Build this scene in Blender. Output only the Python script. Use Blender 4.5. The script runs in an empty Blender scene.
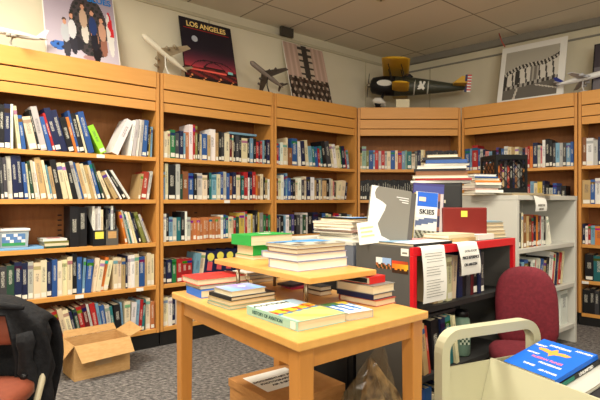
import bpy, bmesh, math, random
from mathutils import Vector, Matrix, Euler
random.seed(7)
R = math.radians
sc = bpy.context.scene
C = sc.collection

# ------------------------------------------------------------------ camera, world, lights, exposure
EYE, F = 1.02, 490.0
cd = bpy.data.cameras.new('camera'); cam = bpy.data.objects.new('camera', cd); C.objects.link(cam)
cam.location = (0, 0, EYE); cam.rotation_euler = (R(90), 0, 0)
cd.sensor_width = 36; cd.lens = F/600*36; cd.shift_y = 1/600; cd.clip_start = .05
sc.camera = cam
w = bpy.data.worlds.new('world'); sc.world = w; w.use_nodes = True
w.node_tree.nodes['Background'].inputs[0].default_value = (1, .93, .82, 1)
w.node_tree.nodes['Background'].inputs[1].default_value = .12
def area(name, loc, sx, sy, power, col=(1, .93, .80), rz=40):
    l = bpy.data.lights.new(name, 'AREA'); l.shape = 'RECTANGLE'; l.size = sx; l.size_y = sy
    l.energy = power; l.color = col
    o = bpy.data.objects.new(name, l); C.objects.link(o); o.location = loc; o.rotation_euler = (0, 0, R(rz)); return o
area('ceiling_lamp_light', (-1.55, 1.75, 2.56), 1.1, .45, 56)
area('ceiling_lamp_light', (.35, 1.2, 2.56), 1.1, .45, 20)
area('ceiling_lamp_light', (1.7, 2.0, 2.56), 1.1, .45, 30)
area('ceiling_lamp_light', (-.3, -1.0, 2.56), 1.1, .45, 50)
wl = area('added_fill_light', (.6, -2.85, 1.75), 3.0, 1.3, 90, (1, .95, .88), 0); wl.rotation_euler = (R(128), 0, 0)  # fill light added behind the camera to brighten book fronts and ceiling
sc.view_settings.view_transform = 'Standard'; sc.view_settings.look = 'None'
sc.view_settings.exposure = .58; sc.view_settings.gamma = 1

# ------------------------------------------------------------------ helpers
def lin(c):
    return tuple((x/12.92 if x <= .04045 else ((x+.055)/1.055)**2.4) for x in [v/255 for v in c])
def col4(c): return (*lin(c), 1)
def newmat(name, base=None, rough=.6, metal=0, spec=.4):
    m = bpy.data.materials.new(name); m.use_nodes = True
    b = m.node_tree.nodes['Principled BSDF']
    if base: b.inputs['Base Color'].default_value = col4(base)
    b.inputs['Roughness'].default_value = rough; b.inputs['Metallic'].default_value = metal
    b.inputs['Specular IOR Level'].default_value = spec
    return m, m.node_tree, b
def noisy(name, c1, c2, scale=20, rough=.6, stretch=(1, 1, 1), metal=0, bump=0, detail=4, spec=.4, lo=.35, hi=.65):
    m, t, b = newmat(name, c1, rough, metal, spec); N = t.nodes; L = t.links
    tc = N.new('ShaderNodeTexCoord'); mp = N.new('ShaderNodeMapping'); mp.inputs['Scale'].default_value = stretch
    no = N.new('ShaderNodeTexNoise'); no.inputs['Scale'].default_value = scale; no.inputs['Detail'].default_value = detail
    cr = N.new('ShaderNodeValToRGB'); cr.color_ramp.elements[0].color = col4(c1); cr.color_ramp.elements[1].color = col4(c2)
    cr.color_ramp.elements[0].position = lo; cr.color_ramp.elements[1].position = hi
    L.new(tc.outputs['Object'], mp.inputs[0]); L.new(mp.outputs[0], no.inputs[0]); L.new(no.outputs[0], cr.inputs[0]); L.new(cr.outputs[0], b.inputs['Base Color'])
    if bump:
        bp = N.new('ShaderNodeBump'); bp.inputs['Strength'].default_value = bump; bp.inputs['Distance'].default_value = .01
        L.new(no.outputs[0], bp.inputs['Height']); L.new(bp.outputs[0], b.inputs['Normal'])
    return m
M = {}
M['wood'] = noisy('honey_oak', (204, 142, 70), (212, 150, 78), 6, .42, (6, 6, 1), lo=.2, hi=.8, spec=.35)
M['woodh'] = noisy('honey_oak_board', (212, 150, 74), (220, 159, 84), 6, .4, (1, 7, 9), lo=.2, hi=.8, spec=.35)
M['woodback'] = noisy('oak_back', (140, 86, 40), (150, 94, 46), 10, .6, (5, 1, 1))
M['table'] = noisy('maple_table', (212, 156, 80), (222, 168, 92), 5, .35, (1.5, 9, 1), lo=.2, hi=.8, spec=.45)
M['tableleg'] = noisy('maple_leg', (186, 124, 56), (196, 134, 64), 5, .4, (8, 8, 1), lo=.2, hi=.8, spec=.4)
M['kick'] = newmat('black_kickboard', (18, 17, 16), .6)[0]
M['gapshade'] = newmat('painted_gap_shade', (60, 34, 14), .8)[0]  # dark colour standing in for shade between the canopy boards
M['black'] = newmat('black_plastic', (18, 18, 20), .45)[0]
M['crate'] = newmat('crate_black', (22, 22, 22), .4)[0]
M['greypanel'] = newmat('dark_grey_enamel', (88, 86, 82), .5, .1)[0]
M['darksteel'] = newmat('charcoal_enamel', (40, 39, 38), .55)[0]
M['red'] = newmat('red_enamel', (206, 22, 34), .4)[0]
M['lightsteel'] = newmat('putty_enamel', (204, 202, 192), .45)[0]
M['bluegrey'] = newmat('blue_grey_enamel', (104, 110, 122), .5)[0]
M['cream'] = newmat('cream_enamel', (192, 189, 158), .38, 0, .5)[0]
M['chrome'] = newmat('brushed_metal', (170, 160, 140), .35, .9)[0]
M['white'] = newmat('white_plastic', (236, 236, 232), .5)[0]
M['card'] = noisy('cardboard', (196, 152, 96), (206, 164, 108), 30, .85, (1, 1, 4))
M['cardin'] = noisy('cardboard_brown', (176, 122, 66), (186, 132, 74), 30, .85, (1, 1, 4))
M['paper'] = newmat('white_paper', (238, 236, 228), .8)[0]
M['ink'] = newmat('black_ink', (30, 30, 32), .8)[0]
M['inkpale'] = newmat('faded_yellow_ink', (214, 206, 150), .8)[0]
M['inkwhite'] = newmat('white_ink', (240, 240, 236), .7)[0]
M['gold'] = newmat('yellow_ink', (246, 214, 130), .7)[0]
M['pinkink'] = newmat('pink_ink', (232, 120, 150), .7)[0]
M['tealink'] = newmat('teal_ink', (40, 84, 84), .7)[0]
M['sticky'] = newmat('yellow_sticky', (240, 226, 90), .7)[0]
M['wall'] = noisy('cream_wall', (222, 214, 188), (226, 218, 194), 3, .8)
M['walltrim'] = newmat('wall_trim', (196, 188, 160), .7)[0]
M['greytrim'] = newmat('grey_trim', (140, 136, 126), .7)[0]
M['maroon'] = noisy('maroon_fabric', (98, 22, 34), (112, 28, 40), 80, .85)
M['rust'] = noisy('rust_vinyl', (122, 60, 40), (132, 67, 45), 40, .55)
M['jacket'] = noisy('black_wool', (9, 9, 12), (18, 18, 22), 60, .9, bump=.5)
M['beige'] = newmat('beige_metal', (190, 180, 150), .4)[0]
# cover material: colour from the object, lettering streaks on the spine
def cover_mat(spine):
    m, t, b = newmat('book_spine' if spine else 'book_cover', None, .5, 0, .35); N = t.nodes; L = t.links
    oi = N.new('ShaderNodeAttribute'); oi.attribute_name = 'Col'
    if not spine:
        L.new(oi.outputs['Color'], b.inputs['Base Color']); return m
    tc = N.new('ShaderNodeAttribute'); tc.attribute_name = 'gen'; sp = N.new('ShaderNodeSeparateXYZ'); L.new(tc.outputs['Vector'], sp.inputs[0])
    def mth(op, a, bb=None, c=None):
        n = N.new('ShaderNodeMath'); n.operation = op
        for i, v in enumerate((a, bb, c)):
            if v is None: continue
            if isinstance(v, (int, float)): n.inputs[i].default_value = v
            else: L.new(v, n.inputs[i])
        return n.outputs[0]
    rnd = sp.outputs['Y']
    lo = mth('MULTIPLY_ADD', rnd, .15, .36); hi = mth('MULTIPLY_ADD', mth('FRACT', mth('MULTIPLY', rnd, 7.3)), .2, .68)
    z = sp.outputs['Z']; x = sp.outputs['X']
    band = mth('MULTIPLY', mth('GREATER_THAN', z, lo), mth('LESS_THAN', z, hi))
    xb = mth('MULTIPLY', mth('GREATER_THAN', x, .28), mth('LESS_THAN', x, .72))
    cb = N.new('ShaderNodeCombineXYZ'); L.new(mth('MULTIPLY', x, 8.), cb.inputs[0]); L.new(mth('MULTIPLY', rnd, 90.), cb.inputs[1]); L.new(mth('MULTIPLY', z, 105.), cb.inputs[2])
    no = N.new('ShaderNodeTexNoise'); no.inputs['Scale'].default_value = 1.3; no.inputs['Detail'].default_value = 1; L.new(cb.outputs[0], no.inputs[0])
    glyph = mth('GREATER_THAN', no.outputs[0], .5)
    msk = mth('MULTIPLY', mth('MULTIPLY', band, xb), glyph)
    bw = N.new('ShaderNodeRGBToBW'); L.new(oi.outputs['Color'], bw.inputs[0])
    dark = mth('LESS_THAN', bw.outputs[0], .28)
    tx = N.new('ShaderNodeMix'); tx.data_type = 'RGBA'; L.new(dark, tx.inputs[0]); tx.inputs[6].default_value = (.05, .05, .08, 1); tx.inputs[7].default_value = (.75, .72, .6, 1)
    # a coloured head or foot band on some
    hs = N.new('ShaderNodeHueSaturation'); hs.inputs['Saturation'].default_value = 1.3; hs.inputs['Value'].default_value = .55
    L.new(mth('FRACT', mth('MULTIPLY', rnd, 13.7)), hs.inputs['Hue']); L.new(oi.outputs['Color'], hs.inputs['Color'])
    has = mth('GREATER_THAN', mth('FRACT', mth('MULTIPLY', rnd, 31.1)), .55)
    topb = mth('MULTIPLY', mth('MULTIPLY', mth('GREATER_THAN', z, .8), mth('LESS_THAN', z, .9)), has)
    m1 = N.new('ShaderNodeMix'); m1.data_type = 'RGBA'; L.new(topb, m1.inputs[0]); L.new(oi.outputs['Color'], m1.inputs[6]); L.new(hs.outputs[0], m1.inputs[7])
    m2 = N.new('ShaderNodeMix'); m2.data_type = 'RGBA'; L.new(mth('MULTIPLY', msk, .7), m2.inputs[0]); L.new(m1.outputs[2], m2.inputs[6]); L.new(tx.outputs[2], m2.inputs[7])
    L.new(m2.outputs[2], b.inputs['Base Color']); return m
M['cover'] = cover_mat(False); M['spine'] = cover_mat(True)
m, t, b = newmat('object_tint', None, .45)
oi = t.nodes.new('ShaderNodeObjectInfo'); t.links.new(oi.outputs['Color'], b.inputs['Base Color']); M['tint'] = m
m, t, b = newmat('book_pages', (226, 212, 178), .85); N = t.nodes
tc = N.new('ShaderNodeTexCoord'); wv = N.new('ShaderNodeTexNoise'); mp = N.new('ShaderNodeMapping'); mp.inputs['Scale'].default_value = (3, 3, 500)
cr = N.new('ShaderNodeValToRGB'); cr.color_ramp.elements[0].color = col4((196, 176, 132)); cr.color_ramp.elements[1].color = col4((240, 230, 204))
t.links.new(tc.outputs['Object'], mp.inputs[0]); t.links.new(mp.outputs[0], wv.inputs[0]); t.links.new(wv.outputs[0], cr.inputs[0]); t.links.new(cr.outputs[0], b.inputs['Base Color'])
wv.inputs['Scale'].default_value = 1; M['pages'] = m
M['spinelabel'] = newmat('call_number_label', (232, 228, 214), .7)[0]
m, t, b = newmat('printed_picture', None, .45); at = t.nodes.new('ShaderNodeAttribute'); at.attribute_name = 'Col'
t.links.new(at.outputs['Color'], b.inputs['Base Color']); M['print'] = m
m, t, b = newmat('translucent_plastic', (200, 215, 220), .25); b.inputs['Transmission Weight'].default_value = .35; M['clear'] = m
m, t, b = newmat('crumpled_film', (150, 128, 92), .12, 0, 1.0); b.inputs['Alpha'].default_value = .22; M['film'] = m
# ceiling tiles
m, t, b = newmat('ceiling_tile', (214, 200, 170), .9); N = t.nodes; L = t.links
tc = N.new('ShaderNodeTexCoord'); br = N.new('ShaderNodeTexBrick'); br.offset = 0; br.inputs['Scale'].default_value = 1
br.inputs['Brick Width'].default_value = .5; br.inputs['Row Height'].default_value = .97; br.inputs['Mortar Size'].default_value = .007; br.inputs['Mortar Smooth'].default_value = .1
br.inputs['Color1'].default_value = col4((236, 226, 206)); br.inputs['Color2'].default_value = col4((230, 220, 198)); br.inputs['Mortar'].default_value = col4((160, 148, 126))
L.new(tc.outputs['Object'], br.inputs[0]); L.new(br.outputs[0], b.inputs['Base Color']); M['ceil'] = m
# carpet
m, t, b = newmat('grey_loop_carpet', None, .95, 0, .1); N = t.nodes; L = t.links
tc = N.new('ShaderNodeTexCoord'); mp = N.new('ShaderNodeMapping'); mp.inputs['Scale'].default_value = (1, 2.2, 1); mp.inputs['Rotation'].default_value = (0, 0, R(20))
n1 = N.new('ShaderNodeTexNoise'); n1.inputs['Scale'].default_value = 36; n1.inputs['Detail'].default_value = 5; n1.inputs['Roughness'].default_value = .7
cr = N.new('ShaderNodeValToRGB'); e = cr.color_ramp.elements; e[0].position = .36; e[1].position = .66
e[0].color = col4((66, 64, 64)); e[1].color = col4((168, 162, 156)); x = e.new(.5); x.color = col4((112, 108, 106))
bp = N.new('ShaderNodeBump'); bp.inputs['Strength'].default_value = .7; bp.inputs['Distance'].default_value = .01
L.new(tc.outputs['Object'], mp.inputs[0]); L.new(mp.outputs[0], n1.inputs[0]); L.new(n1.outputs[0], cr.inputs[0]); L.new(cr.outputs[0], b.inputs['Base Color'])
L.new(n1.outputs[0], bp.inputs['Height']); L.new(bp.outputs[0], b.inputs['Normal']); M['carpet'] = m

PAL = dict(black=(24, 24, 27), charcoal=(62, 62, 66), grey=(128, 126, 122), lightgrey=(186, 184, 176), white=(232, 230, 222),
    cream=(222, 208, 172), tan=(190, 160, 112), brown=(134, 86, 50), maroon=(100, 26, 32), red=(172, 34, 36), pink=(194, 124, 120),
    orange=(214, 122, 50), yellow=(210, 186, 80), lime=(140, 208, 50), green=(36, 116, 64), darkgreen=(38, 72, 54), teal=(34, 108, 112),
    lightblue=(116, 156, 180), blue=(44, 84, 146), navy=(26, 34, 70), purple=(70, 62, 126), olive=(124, 122, 64), copper=(188, 118, 70),
    seafoam=(130, 160, 140), brightblue=(20, 110, 220), rustred=(170, 60, 44), mint=(156, 200, 182))
CN = dict(lightgrey='light grey', darkgreen='dark green', lightblue='light blue', brightblue='bright blue', copper='copper brown', seafoam='sage green', rustred='brick red')
def jit(c, s=.06):
    r = lin(PAL[c] if isinstance(c, str) else c); k = 1+random.uniform(-s, s)*2
    return tuple(max(0, min(1, v*k*(1+random.uniform(-s, s)))) for v in r)+(1,)

class MB:
    def __init__(s): s.v = []; s.f = []; s.m = []; s.sm = []
    def add(s, vs, fs, mi=0, smooth=False):
        n = len(s.v); s.v += [tuple(v) for v in vs]; s.f += [tuple(i+n for i in f) for f in fs]; s.m += [mi]*len(fs); s.sm += [smooth]*len(fs); return s
    def box(s, x0, x1, y0, y1, z0, z1, mi=0, T=None):
        vs = [(x, y, z) for z in (z0, z1) for y in (y0, y1) for x in (x0, x1)]
        if T: vs = [T @ Vector(v) for v in vs]
        return s.add(vs, [(0, 2, 3, 1), (4, 5, 7, 6), (0, 1, 5, 4), (2, 6, 7, 3), (0, 4, 6, 2), (1, 3, 7, 5)], mi)
    def prism(s, poly, d0, d1, T=None, mi=0):   # poly in XY, thickness along Z, then T
        n = len(poly); vs = [(x, y, d0) for x, y in poly]+[(x, y, d1) for x, y in poly]
        if T: vs = [T @ Vector(v) for v in vs]
        return s.add(vs, [tuple(range(n))[::-1], tuple(range(n, 2*n))]+[(i, (i+1) % n, (i+1) % n+n, i+n) for i in range(n)], mi)
    def tube(s, pts, r, n=10, mi=0, flat=1):
        pts = [Vector(p) for p in pts]; vs = []; rs = r if isinstance(r, (list, tuple)) else [r]*len(pts)
        up0 = None
        for i, p in enumerate(pts):
            t = (pts[min(i+1, len(pts)-1)]-pts[max(i-1, 0)]).normalized()
            if up0 is None:
                up0 = Vector((0, 0, 1)) if abs(t.z) < .9 else Vector((1, 0, 0))
            a = t.cross(up0).normalized(); up = a.cross(t).normalized(); up0 = up
            for k in range(n):
                an = 2*math.pi*k/n; vs.append(p+(a*math.cos(an)+up*math.sin(an)*flat)*rs[i])
        fs = [(i*n+k, i*n+(k+1) % n, (i+1)*n+(k+1) % n, (i+1)*n+k) for i in range(len(pts)-1) for k in range(n)]
        fs += [tuple(range(n))[::-1], tuple(range((len(pts)-1)*n, len(pts)*n))]
        return s.add(vs, fs, mi, True)
    def build(s, name, mats, parent=None, loc=(0, 0, 0), rz=0, bev=0, rot=None):
        me = bpy.data.meshes.new(name); me.from_pydata(s.v, [], s.f)
        for mm in (mats if isinstance(mats, (list, tuple)) else [mats]): me.materials.append(M[mm] if isinstance(mm, str) else mm)
        me.polygons.foreach_set('material_index', s.m); me.polygons.foreach_set('use_smooth', s.sm)
        bm = bmesh.new(); bm.from_mesh(me); bmesh.ops.recalc_face_normals(bm, faces=bm.faces[:]); bm.to_mesh(me); bm.free()
        o = bpy.data.objects.new(name, me); C.objects.link(o); o.location = loc; o.rotation_euler = rot if rot else (0, 0, rz)
        if parent: o.parent = parent
        if bev:
            md = o.modifiers.new('edge', 'BEVEL'); md.width = bev; md.segments = 2; md.limit_method = 'ANGLE'
        return o
def tag(o, label, cat, group=None, kind=None):
    o['label'] = label; o['category'] = cat
    if group: o['group'] = group
    if kind: o['kind'] = kind
    return o
def empty(name, loc, rz=0, label=None, cat=None, group=None, rot=None):
    o = bpy.data.objects.new(name, None); C.objects.link(o); o.location = loc; o.rotation_euler = rot if rot else (0, 0, rz); o.empty_display_size = .05
    if label: tag(o, label, cat, group)
    return o
def struct(o): o['kind'] = 'structure'; return o
def text(body, size, mat, parent, loc, rot, name='lettering', align='CENTER', sx=1, bold=0):
    cu = bpy.data.curves.new(name, 'FONT'); cu.body = body; cu.size = size; cu.align_x = align; cu.align_y = 'CENTER'; cu.extrude = .0003; cu.offset = bold
    cu.materials.append(M[mat]); o = bpy.data.objects.new(name, cu); C.objects.link(o); o.location = loc; o.rotation_euler = rot; o.scale = (sx, 1, 1)
    if parent: o.parent = parent
    return o
def pic(name, w, h, nx, ny, f, parent, loc=(0, 0, 0), rot=(0, 0, 0), thick=0):
    """a printed picture: grid in local XY, colours from f(u, v)"""
    vs = [(w*i/nx, h*j/ny, 0) for j in range(ny+1) for i in range(nx+1)]
    fs = [(j*(nx+1)+i, j*(nx+1)+i+1, (j+1)*(nx+1)+i+1, (j+1)*(nx+1)+i) for j in range(ny) for i in range(nx)]
    me = bpy.data.meshes.new(name); me.from_pydata(vs, [], fs); me.materials.append(M['print'])
    ca = me.color_attributes.new('Col', 'FLOAT_COLOR', 'CORNER'); d = []
    for p in me.polygons:
        k = p.index; c = col4(tuple(max(0, min(255, x)) for x in f((k % nx+.5)/nx, (k//nx+.5)/ny))); d += list(c)*4
    ca.data.foreach_set('color', d)
    o = bpy.data.objects.new(name, me); C.objects.link(o); o.location = loc; o.rotation_euler = rot
    if parent: o.parent = parent
    return o
def at(px, py, z):            # where the sight line through a pixel meets the height z
    Y = F*(EYE-z)/(py-201.); return Vector(((px-300)/F*Y, Y, z))
A40 = R(40); av = Vector((math.cos(A40), math.sin(A40), 0)); bv = Vector((-math.sin(A40), math.cos(A40), 0))

# ------------------------------------------------------------------ room shell
def plane_box(name, mat, origin, ang, x0, x1, y0, y1, z0, z1):
    return struct(MB().box(x0, x1, y0, y1, z0, z1).build(name, mat, None, origin, ang))
plane_box('floor', 'carpet', (0, 0, 0), 0, -5, 6, -4, 7.5, -.05, 0)
CZ = 2.62
o = MB().box(-7, 6, -6, 3, 0, .05).build('ceiling', 'ceil', None, tuple(av*2.84+bv*3.23+Vector((0, 0, CZ))), A40); struct(o)
Lw = 3.56
c = Vector((1.17, 5.617, 0))
struct(MB().box(-7, .0, 0, .1, 0, 2.52).box(-7, 0, .05, .15, 2.52, CZ).build('wall_left', 'wall', None, tuple(c), A40))
A5 = -R(42.2)
struct(MB().box(0, 6, 0, .1, 0, CZ).build('wall_right', 'wall', None, tuple(c), A5))
struct(MB().box(-7, 0, -.012, .0, 2.50, 2.525).build('trim_1', 'walltrim', None, tuple(c), A40))
struct(MB().box(0, 6, -.05, .0, 2.555, CZ).box(0, 6, -.012, 0, 2.47, 2.485).build('trim_2', 'greytrim', None, tuple(c), A5))
for i, u in enumerate((-.62, -1.55, -2.5, -3.4)):
    struct(MB().box(u-.006, u+.006, -.006, 0, 1.5, 2.5).build('trim_%d' % (3+i), 'walltrim', None, tuple(c), A40))
for i, u in enumerate((.35, 1.3, 2.3)):
    struct(MB().box(u-.006, u+.006, -.006, 0, 1.5, 2.47).build('trim_%d' % (8+i), 'walltrim', None, tuple(c), A5))
plane_box('wall_back', 'wall', (0, -3, 0), 0, -5, 6, -.1, 0, 0, CZ)
struct(MB().box(-1.5, 1.5, 0, .03, 1.0, 1.04).box(-1.5, 1.5, 0, .03, 2.46, 2.5).box(-1.5, -1.46, 0, .03, 1.04, 2.46).box(1.46, 1.5, 0, .03, 1.04, 2.46).box(-.02, .02, 0, .03, 1.04, 2.46).build('added_window_1', 'white', None, (.6, -2.999, 0)))  # invented window frame, added to go with the fill light
plane_box('wall_side', 'wall', (-4.2, 0, 0), 0, -.1, 0, -3, 2.1, 0, CZ)

# ------------------------------------------------------------------ wooden bookcases
CH = 1.92
b1 = Vector((-.98, 3.432, 0))
cases = []
def case(origin, ang, shelves, label, strip=()):
    e = empty('bookcase', origin, ang, label, 'bookcase', 'honey oak library bookcases along the walls')
    W, D = 1.0, .27
    for x0 in (.004, W-.026): MB().box(x0, x0+.022, 0, D, 0.1, CH-.002).build('side_panel', 'wood', e, bev=.002)
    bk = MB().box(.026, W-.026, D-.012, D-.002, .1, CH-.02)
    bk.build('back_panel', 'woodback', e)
    MB().box(.028, W-.028, .02, D-.015, 0, .095).box(.004, W-.004, .012, .02, 0, .1).build('kickboard', 'kick', e)
    for z in shelves:
        s = MB().box(.028, W-.028, 0.002, D-.014, z-.028, z).build('shelf', 'woodh', e, bev=.002)
    # stepped canopy boards at the top
    MB().box(.028, W-.028, -.004, .018, 1.81, CH).build('canopy_board', 'woodh', e, bev=.002)
    MB().box(.028, W-.028, .004, .020, 1.718, 1.803).build('canopy_board', 'woodh', e, bev=.002)
    MB().box(.028, W-.028, .010, .024, 1.65, 1.712).build('canopy_board', 'woodh', e, bev=.002)
    MB().box(.028, W-.028, .0245, .0255, 1.655, CH-.004).build('gap_shade_sheet', 'gapshade', e)  # added dark sheet, puts shade into the gaps between the boards
    MB().box(.028, W-.028, .026, D-.014, CH-.03, CH-.012).build('top_board', 'woodh', e)
    pg = MB()
    for zz in shelves:
        for k in range(5): pg.box(.40, .425, D-.0145, D-.012, zz+.06+k*.033, zz+.068+k*.033)
    pg.build('shelf_pin_slots', 'black', e)
    for (u, k) in strip:
        MB().box(u, u+.05, -.001, .002, shelves[k]-.026, shelves[k]-.004).build('label_holder', 'paper', e)
    cases.append(e); return e
SL = [1.325, 1.03, .73, .432, .13]; SR = [1.31, .995, .665, .368, .10]
k1 = case(b1-av, A40, SL, 'wooden bookcase standing under the poster of a group of people, left end', ((.57, 0), (.44, 3), (.83, 3)))
k2 = case(b1, A40, SL, 'wooden bookcase standing under the red sunset Los Angeles poster', ((.52, 1), (.42, 3)))
k3 = case(b1+av, A40, SL, 'wooden bookcase under the photograph with pink curtains', ())
k4 = case(b1+av*2, 0, SL, 'wooden corner bookcase standing under the model biplane', ())
c5 = b1+av*2+Vector((1, 0, 0)); d5 = Vector((math.cos(A5), math.sin(A5), 0))
k5 = case(c5, A5, SR, 'wooden bookcase standing under the white framed crowd photograph', ())
k6 = case(c5+d5, A5, SR, 'wooden bookcase at the far right, cut by the photo edge', ((.03, 3),))

# ------------------------------------------------------------------ upright books
def unit_book(w, h, d, special=None):
    t = min(.0025, w*.22)
    mb = MB(); mb.box(0, w, 0, t, 0, h, 1); mb.box(0, t, t, d, 0, h, 0); mb.box(w-t, w, t, d, 0, h, 0)
    return mb, t
def put_book(w, h, d, colour, loc, ang, lean, label, group, lab=.6, name='book', parts=True, vol=False):
    mb, t = unit_book(w, h, d)
    rot = (Matrix.Rotation(ang, 4, 'Z') @ Matrix.Rotation(-R(lean), 4, 'Y')).to_euler()
    loc = Vector(loc)
    if lean < 0:
        loc = loc+Matrix.Rotation(ang, 4, 'Z') @ Vector((w/math.cos(R(lean)), 0, 0)) - (rot.to_matrix() @ Vector((w, 0, 0)))
    o = mb.build(name, ['cover', 'spine'], None, tuple(loc), 0, rot=rot)
    me = o.data; cc = jit(colour); rv = random.random(); nv = len(me.vertices)
    me.color_attributes.new('Col', 'FLOAT_COLOR', 'POINT').data.foreach_set('color', list(cc)*nv)
    ga = []
    for vtx in me.vertices: ga += [vtx.co.x/w, rv, vtx.co.z/h]
    me.attributes.new('gen', 'FLOAT_VECTOR', 'POINT').data.foreach_set('vector', ga); SHELF.append(o)
    tag(o, label, 'book', group)
    if parts:
        MB().box(t, w-t, t, d-.004, .003, h-.004).build('page_block', 'pages', o)
        if random.random() < lab and w > .009:
            hh = random.uniform(.022, .03); z0 = random.uniform(.004, .012)
            MB().box(w*.1, w*.9, -.0006, .0004, z0, z0+hh).build('spine_label', 'spinelabel', o)
        if vol:
            MB().prism([(w/2+w*.36*math.cos(a*math.pi/8), h*.78+w*.36*math.sin(a*math.pi/8)) for a in range(16)], 0, .0006, Matrix.Rotation(R(90), 4, 'X')).build('title_roundel', 'sticky', o)
            p = MB().box(w*.25, w*.75, -.0006, .0004, h*.28, h*.6).build('title_band', 'tint', o); p.color = col4((220, 84, 90))
    return o
SHELF = []
ORD = 'first second third fourth fifth sixth seventh eighth ninth tenth eleventh twelfth thirteenth fourteenth fifteenth sixteenth seventeenth eighteenth nineteenth twentieth'.split()
TEN = {2: 'twenty', 3: 'thirty', 4: 'forty'}
def ordn(i):
    if i <= 20: return ORD[i-1]
    a, b_ = divmod(i, 10)
    return TEN[a]+'-'+ORD[b_-1] if b_ else {3: 'thirtieth', 4: 'fortieth'}.get(a, 'twentieth')
registry = {}
def plan(specs, rowname, casename, noun='book'):
    """labels for every book of a shelf, specs = list of dict(c,w,h)"""
    n = len(specs); full = '%s, %s' % (rowname, casename); out = []
    nm = [CN.get(s['c'], s['c']) for s in specs]
    adj = []
    for s in specs:
        adj.append('tall' if s['h'] >= 24 else 'thick' if s['w'] >= 8 else 'thin' if s['w'] <= 2.6 else 'short' if s['h'] <= 17 else '')
    an = [(a+' '+m_).strip() for a, m_ in zip(adj, nm)]
    tri = [(nm[i-1] if i else None, nm[i], nm[i+1] if i < n-1 else None) for i in range(n)]
    for i in range(n):
        if nm.count(nm[i]) == 1: out.append('only %s %s, %s' % (nm[i], noun, full))
        elif an.count(an[i]) == 1: out.append('only %s %s, %s' % (an[i], noun, full))
        elif i == 0: out.append('%s %s at the left end, %s' % (nm[i], noun, full))
        elif i == n-1: out.append('%s %s at the right end, %s' % (nm[i], noun, full))
        elif tri.count(tri[i]) == 1 and nm[i-1] != nm[i+1]: out.append('%s %s between %s and %s ones, %s' % (nm[i], noun, nm[i-1], nm[i+1], full))
        else:
            k = nm[:i+1].count(nm[i]); out.append('%s %s, %s %s one from left, %s' % (nm[i], noun, ordn(k), nm[i], full))
    return out
def parse(spec):
    out = []; lean = 0
    for tk in spec.split(';'):
        p = tk.split(); rep = 1
        if '*' in p[0]: rep = int(p[0].split('*')[1]); p[0] = p[0].split('*')[0]
        if len(p) > 3: lean = float(p[3])
        vol = p[0] == 'vol'
        for _ in range(rep): out.append(dict(c='navy' if vol else p[0], w=float(p[1]), h=float(p[2]), lean=lean, vol=vol))
    return out
def footprint(bs, k):
    x = 0; xs = []; prev = None
    for q in bs:
        wd = q['w']*k; cl = math.cos(R(q['lean']))
        if prev is not None:
            hc = min(q['h'], prev['h'])*.01
            x += max(0, hc*(math.tan(R(q['lean']))-math.tan(R(prev['lean']))))*(.99)
        elif q['lean'] > 0: x += 0
        xs.append(x); x += wd/cl+.0006; prev = q
    return xs, x
def row(frame, ang, groups, z, rowname, casename, gname, lab=.6, depth=.17, x0off=0., width=1.0, parts=True, yoff=.008, noun='book', name='book'):
    """groups: list of (u0, u1, spec)"""
    allb = []
    for u0, u1, spec in groups:
        bs = parse(spec)
        if u0 <= .05 and bs[0]['lean'] > 0: u0 += bs[0]['h']*.01*math.sin(R(bs[0]['lean']))/width
        if u1 >= .94 and bs[-1]['lean'] < 0: u1 -= bs[-1]['h']*.01*math.sin(R(-bs[-1]['lean']))/width
        lo_, hi_ = .0001, .01
        for _ in range(40):
            mid = (lo_+hi_)/2
            if footprint(bs, mid)[1] > (u1-u0)*width: hi_ = mid
            else: lo_ = mid
        xs, tot = footprint(bs, lo_)
        for q, x in zip(bs, xs): allb.append((q, u0*width+x, lo_))
    labels = plan([q for q, _, _ in allb], rowname, casename, noun)
    Rm = Matrix.Rotation(ang, 4, 'Z')
    for (q, x, k), lb in zip(allb, labels):
        jh = q['h']*HS*random.uniform(.97, 1.03); yo = yoff+random.uniform(0, .016)
        if q['lean']: jh = min(jh, q['h']*HS)
        jh = min(jh, .29 if z > 1.2 else .256)
        p = Vector(frame)+Rm @ Vector((x+x0off, yo, 0)); p.z = z
        put_book(q['w']*k, jh, depth*random.uniform(.85, 1.0), q['c'], p, ang, q['lean'], lb, gname, .95 if q['vol'] else lab, parts=parts, vol=q['vol'], name=name)
RN = ['top shelf', 'second shelf', 'third shelf', 'fourth shelf', 'bottom shelf']
N1 = 'bookcase under group portrait poster'; N2 = 'bookcase under Los Angeles poster'; N3 = 'bookcase under pink curtain photo'
N4 = 'corner bookcase under model biplane'; N5 = 'bookcase under white framed photo'; N6 = 'far right wooden bookcase'
HS = .01
def crow(k, si, groups, cname, z=None, **kw):
    row(k.location, k.rotation_euler.z, groups, (SL if k in (k1, k2, k3, k4) else SR)[si]+.0006, RN[si], cname, 'books on the %s, %s' % (RN[si], cname), **kw)
HS = .0106
crow(k1, 0, [(.03, .645, "black 6 24 0;navy 7 25;white 3 24;cream 4 24 6;blue 5 19 7;cream 10 19 12;black 3 23 13;lightgrey 8 25 13;blue 5 20 14;red 3 22 15;navy 8 25 15;navy 8 25 15;black 8 21 15;orange 4 21 14;blue 3 25 14;black 7 24 14;cream 3 23 14;blue 8 25 15;lime 9 18 26"),
    (.665, .955, "white 14 24 -24;white 5 23 -8;lightgrey 6 24 -7;white 6 24 -6;lightgrey 5 24 -5;blue 10 24 -4;black 3 20 -4;yellow 3 19 -3;lightblue 4 20 -2")], N1, lab=.6)
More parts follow.
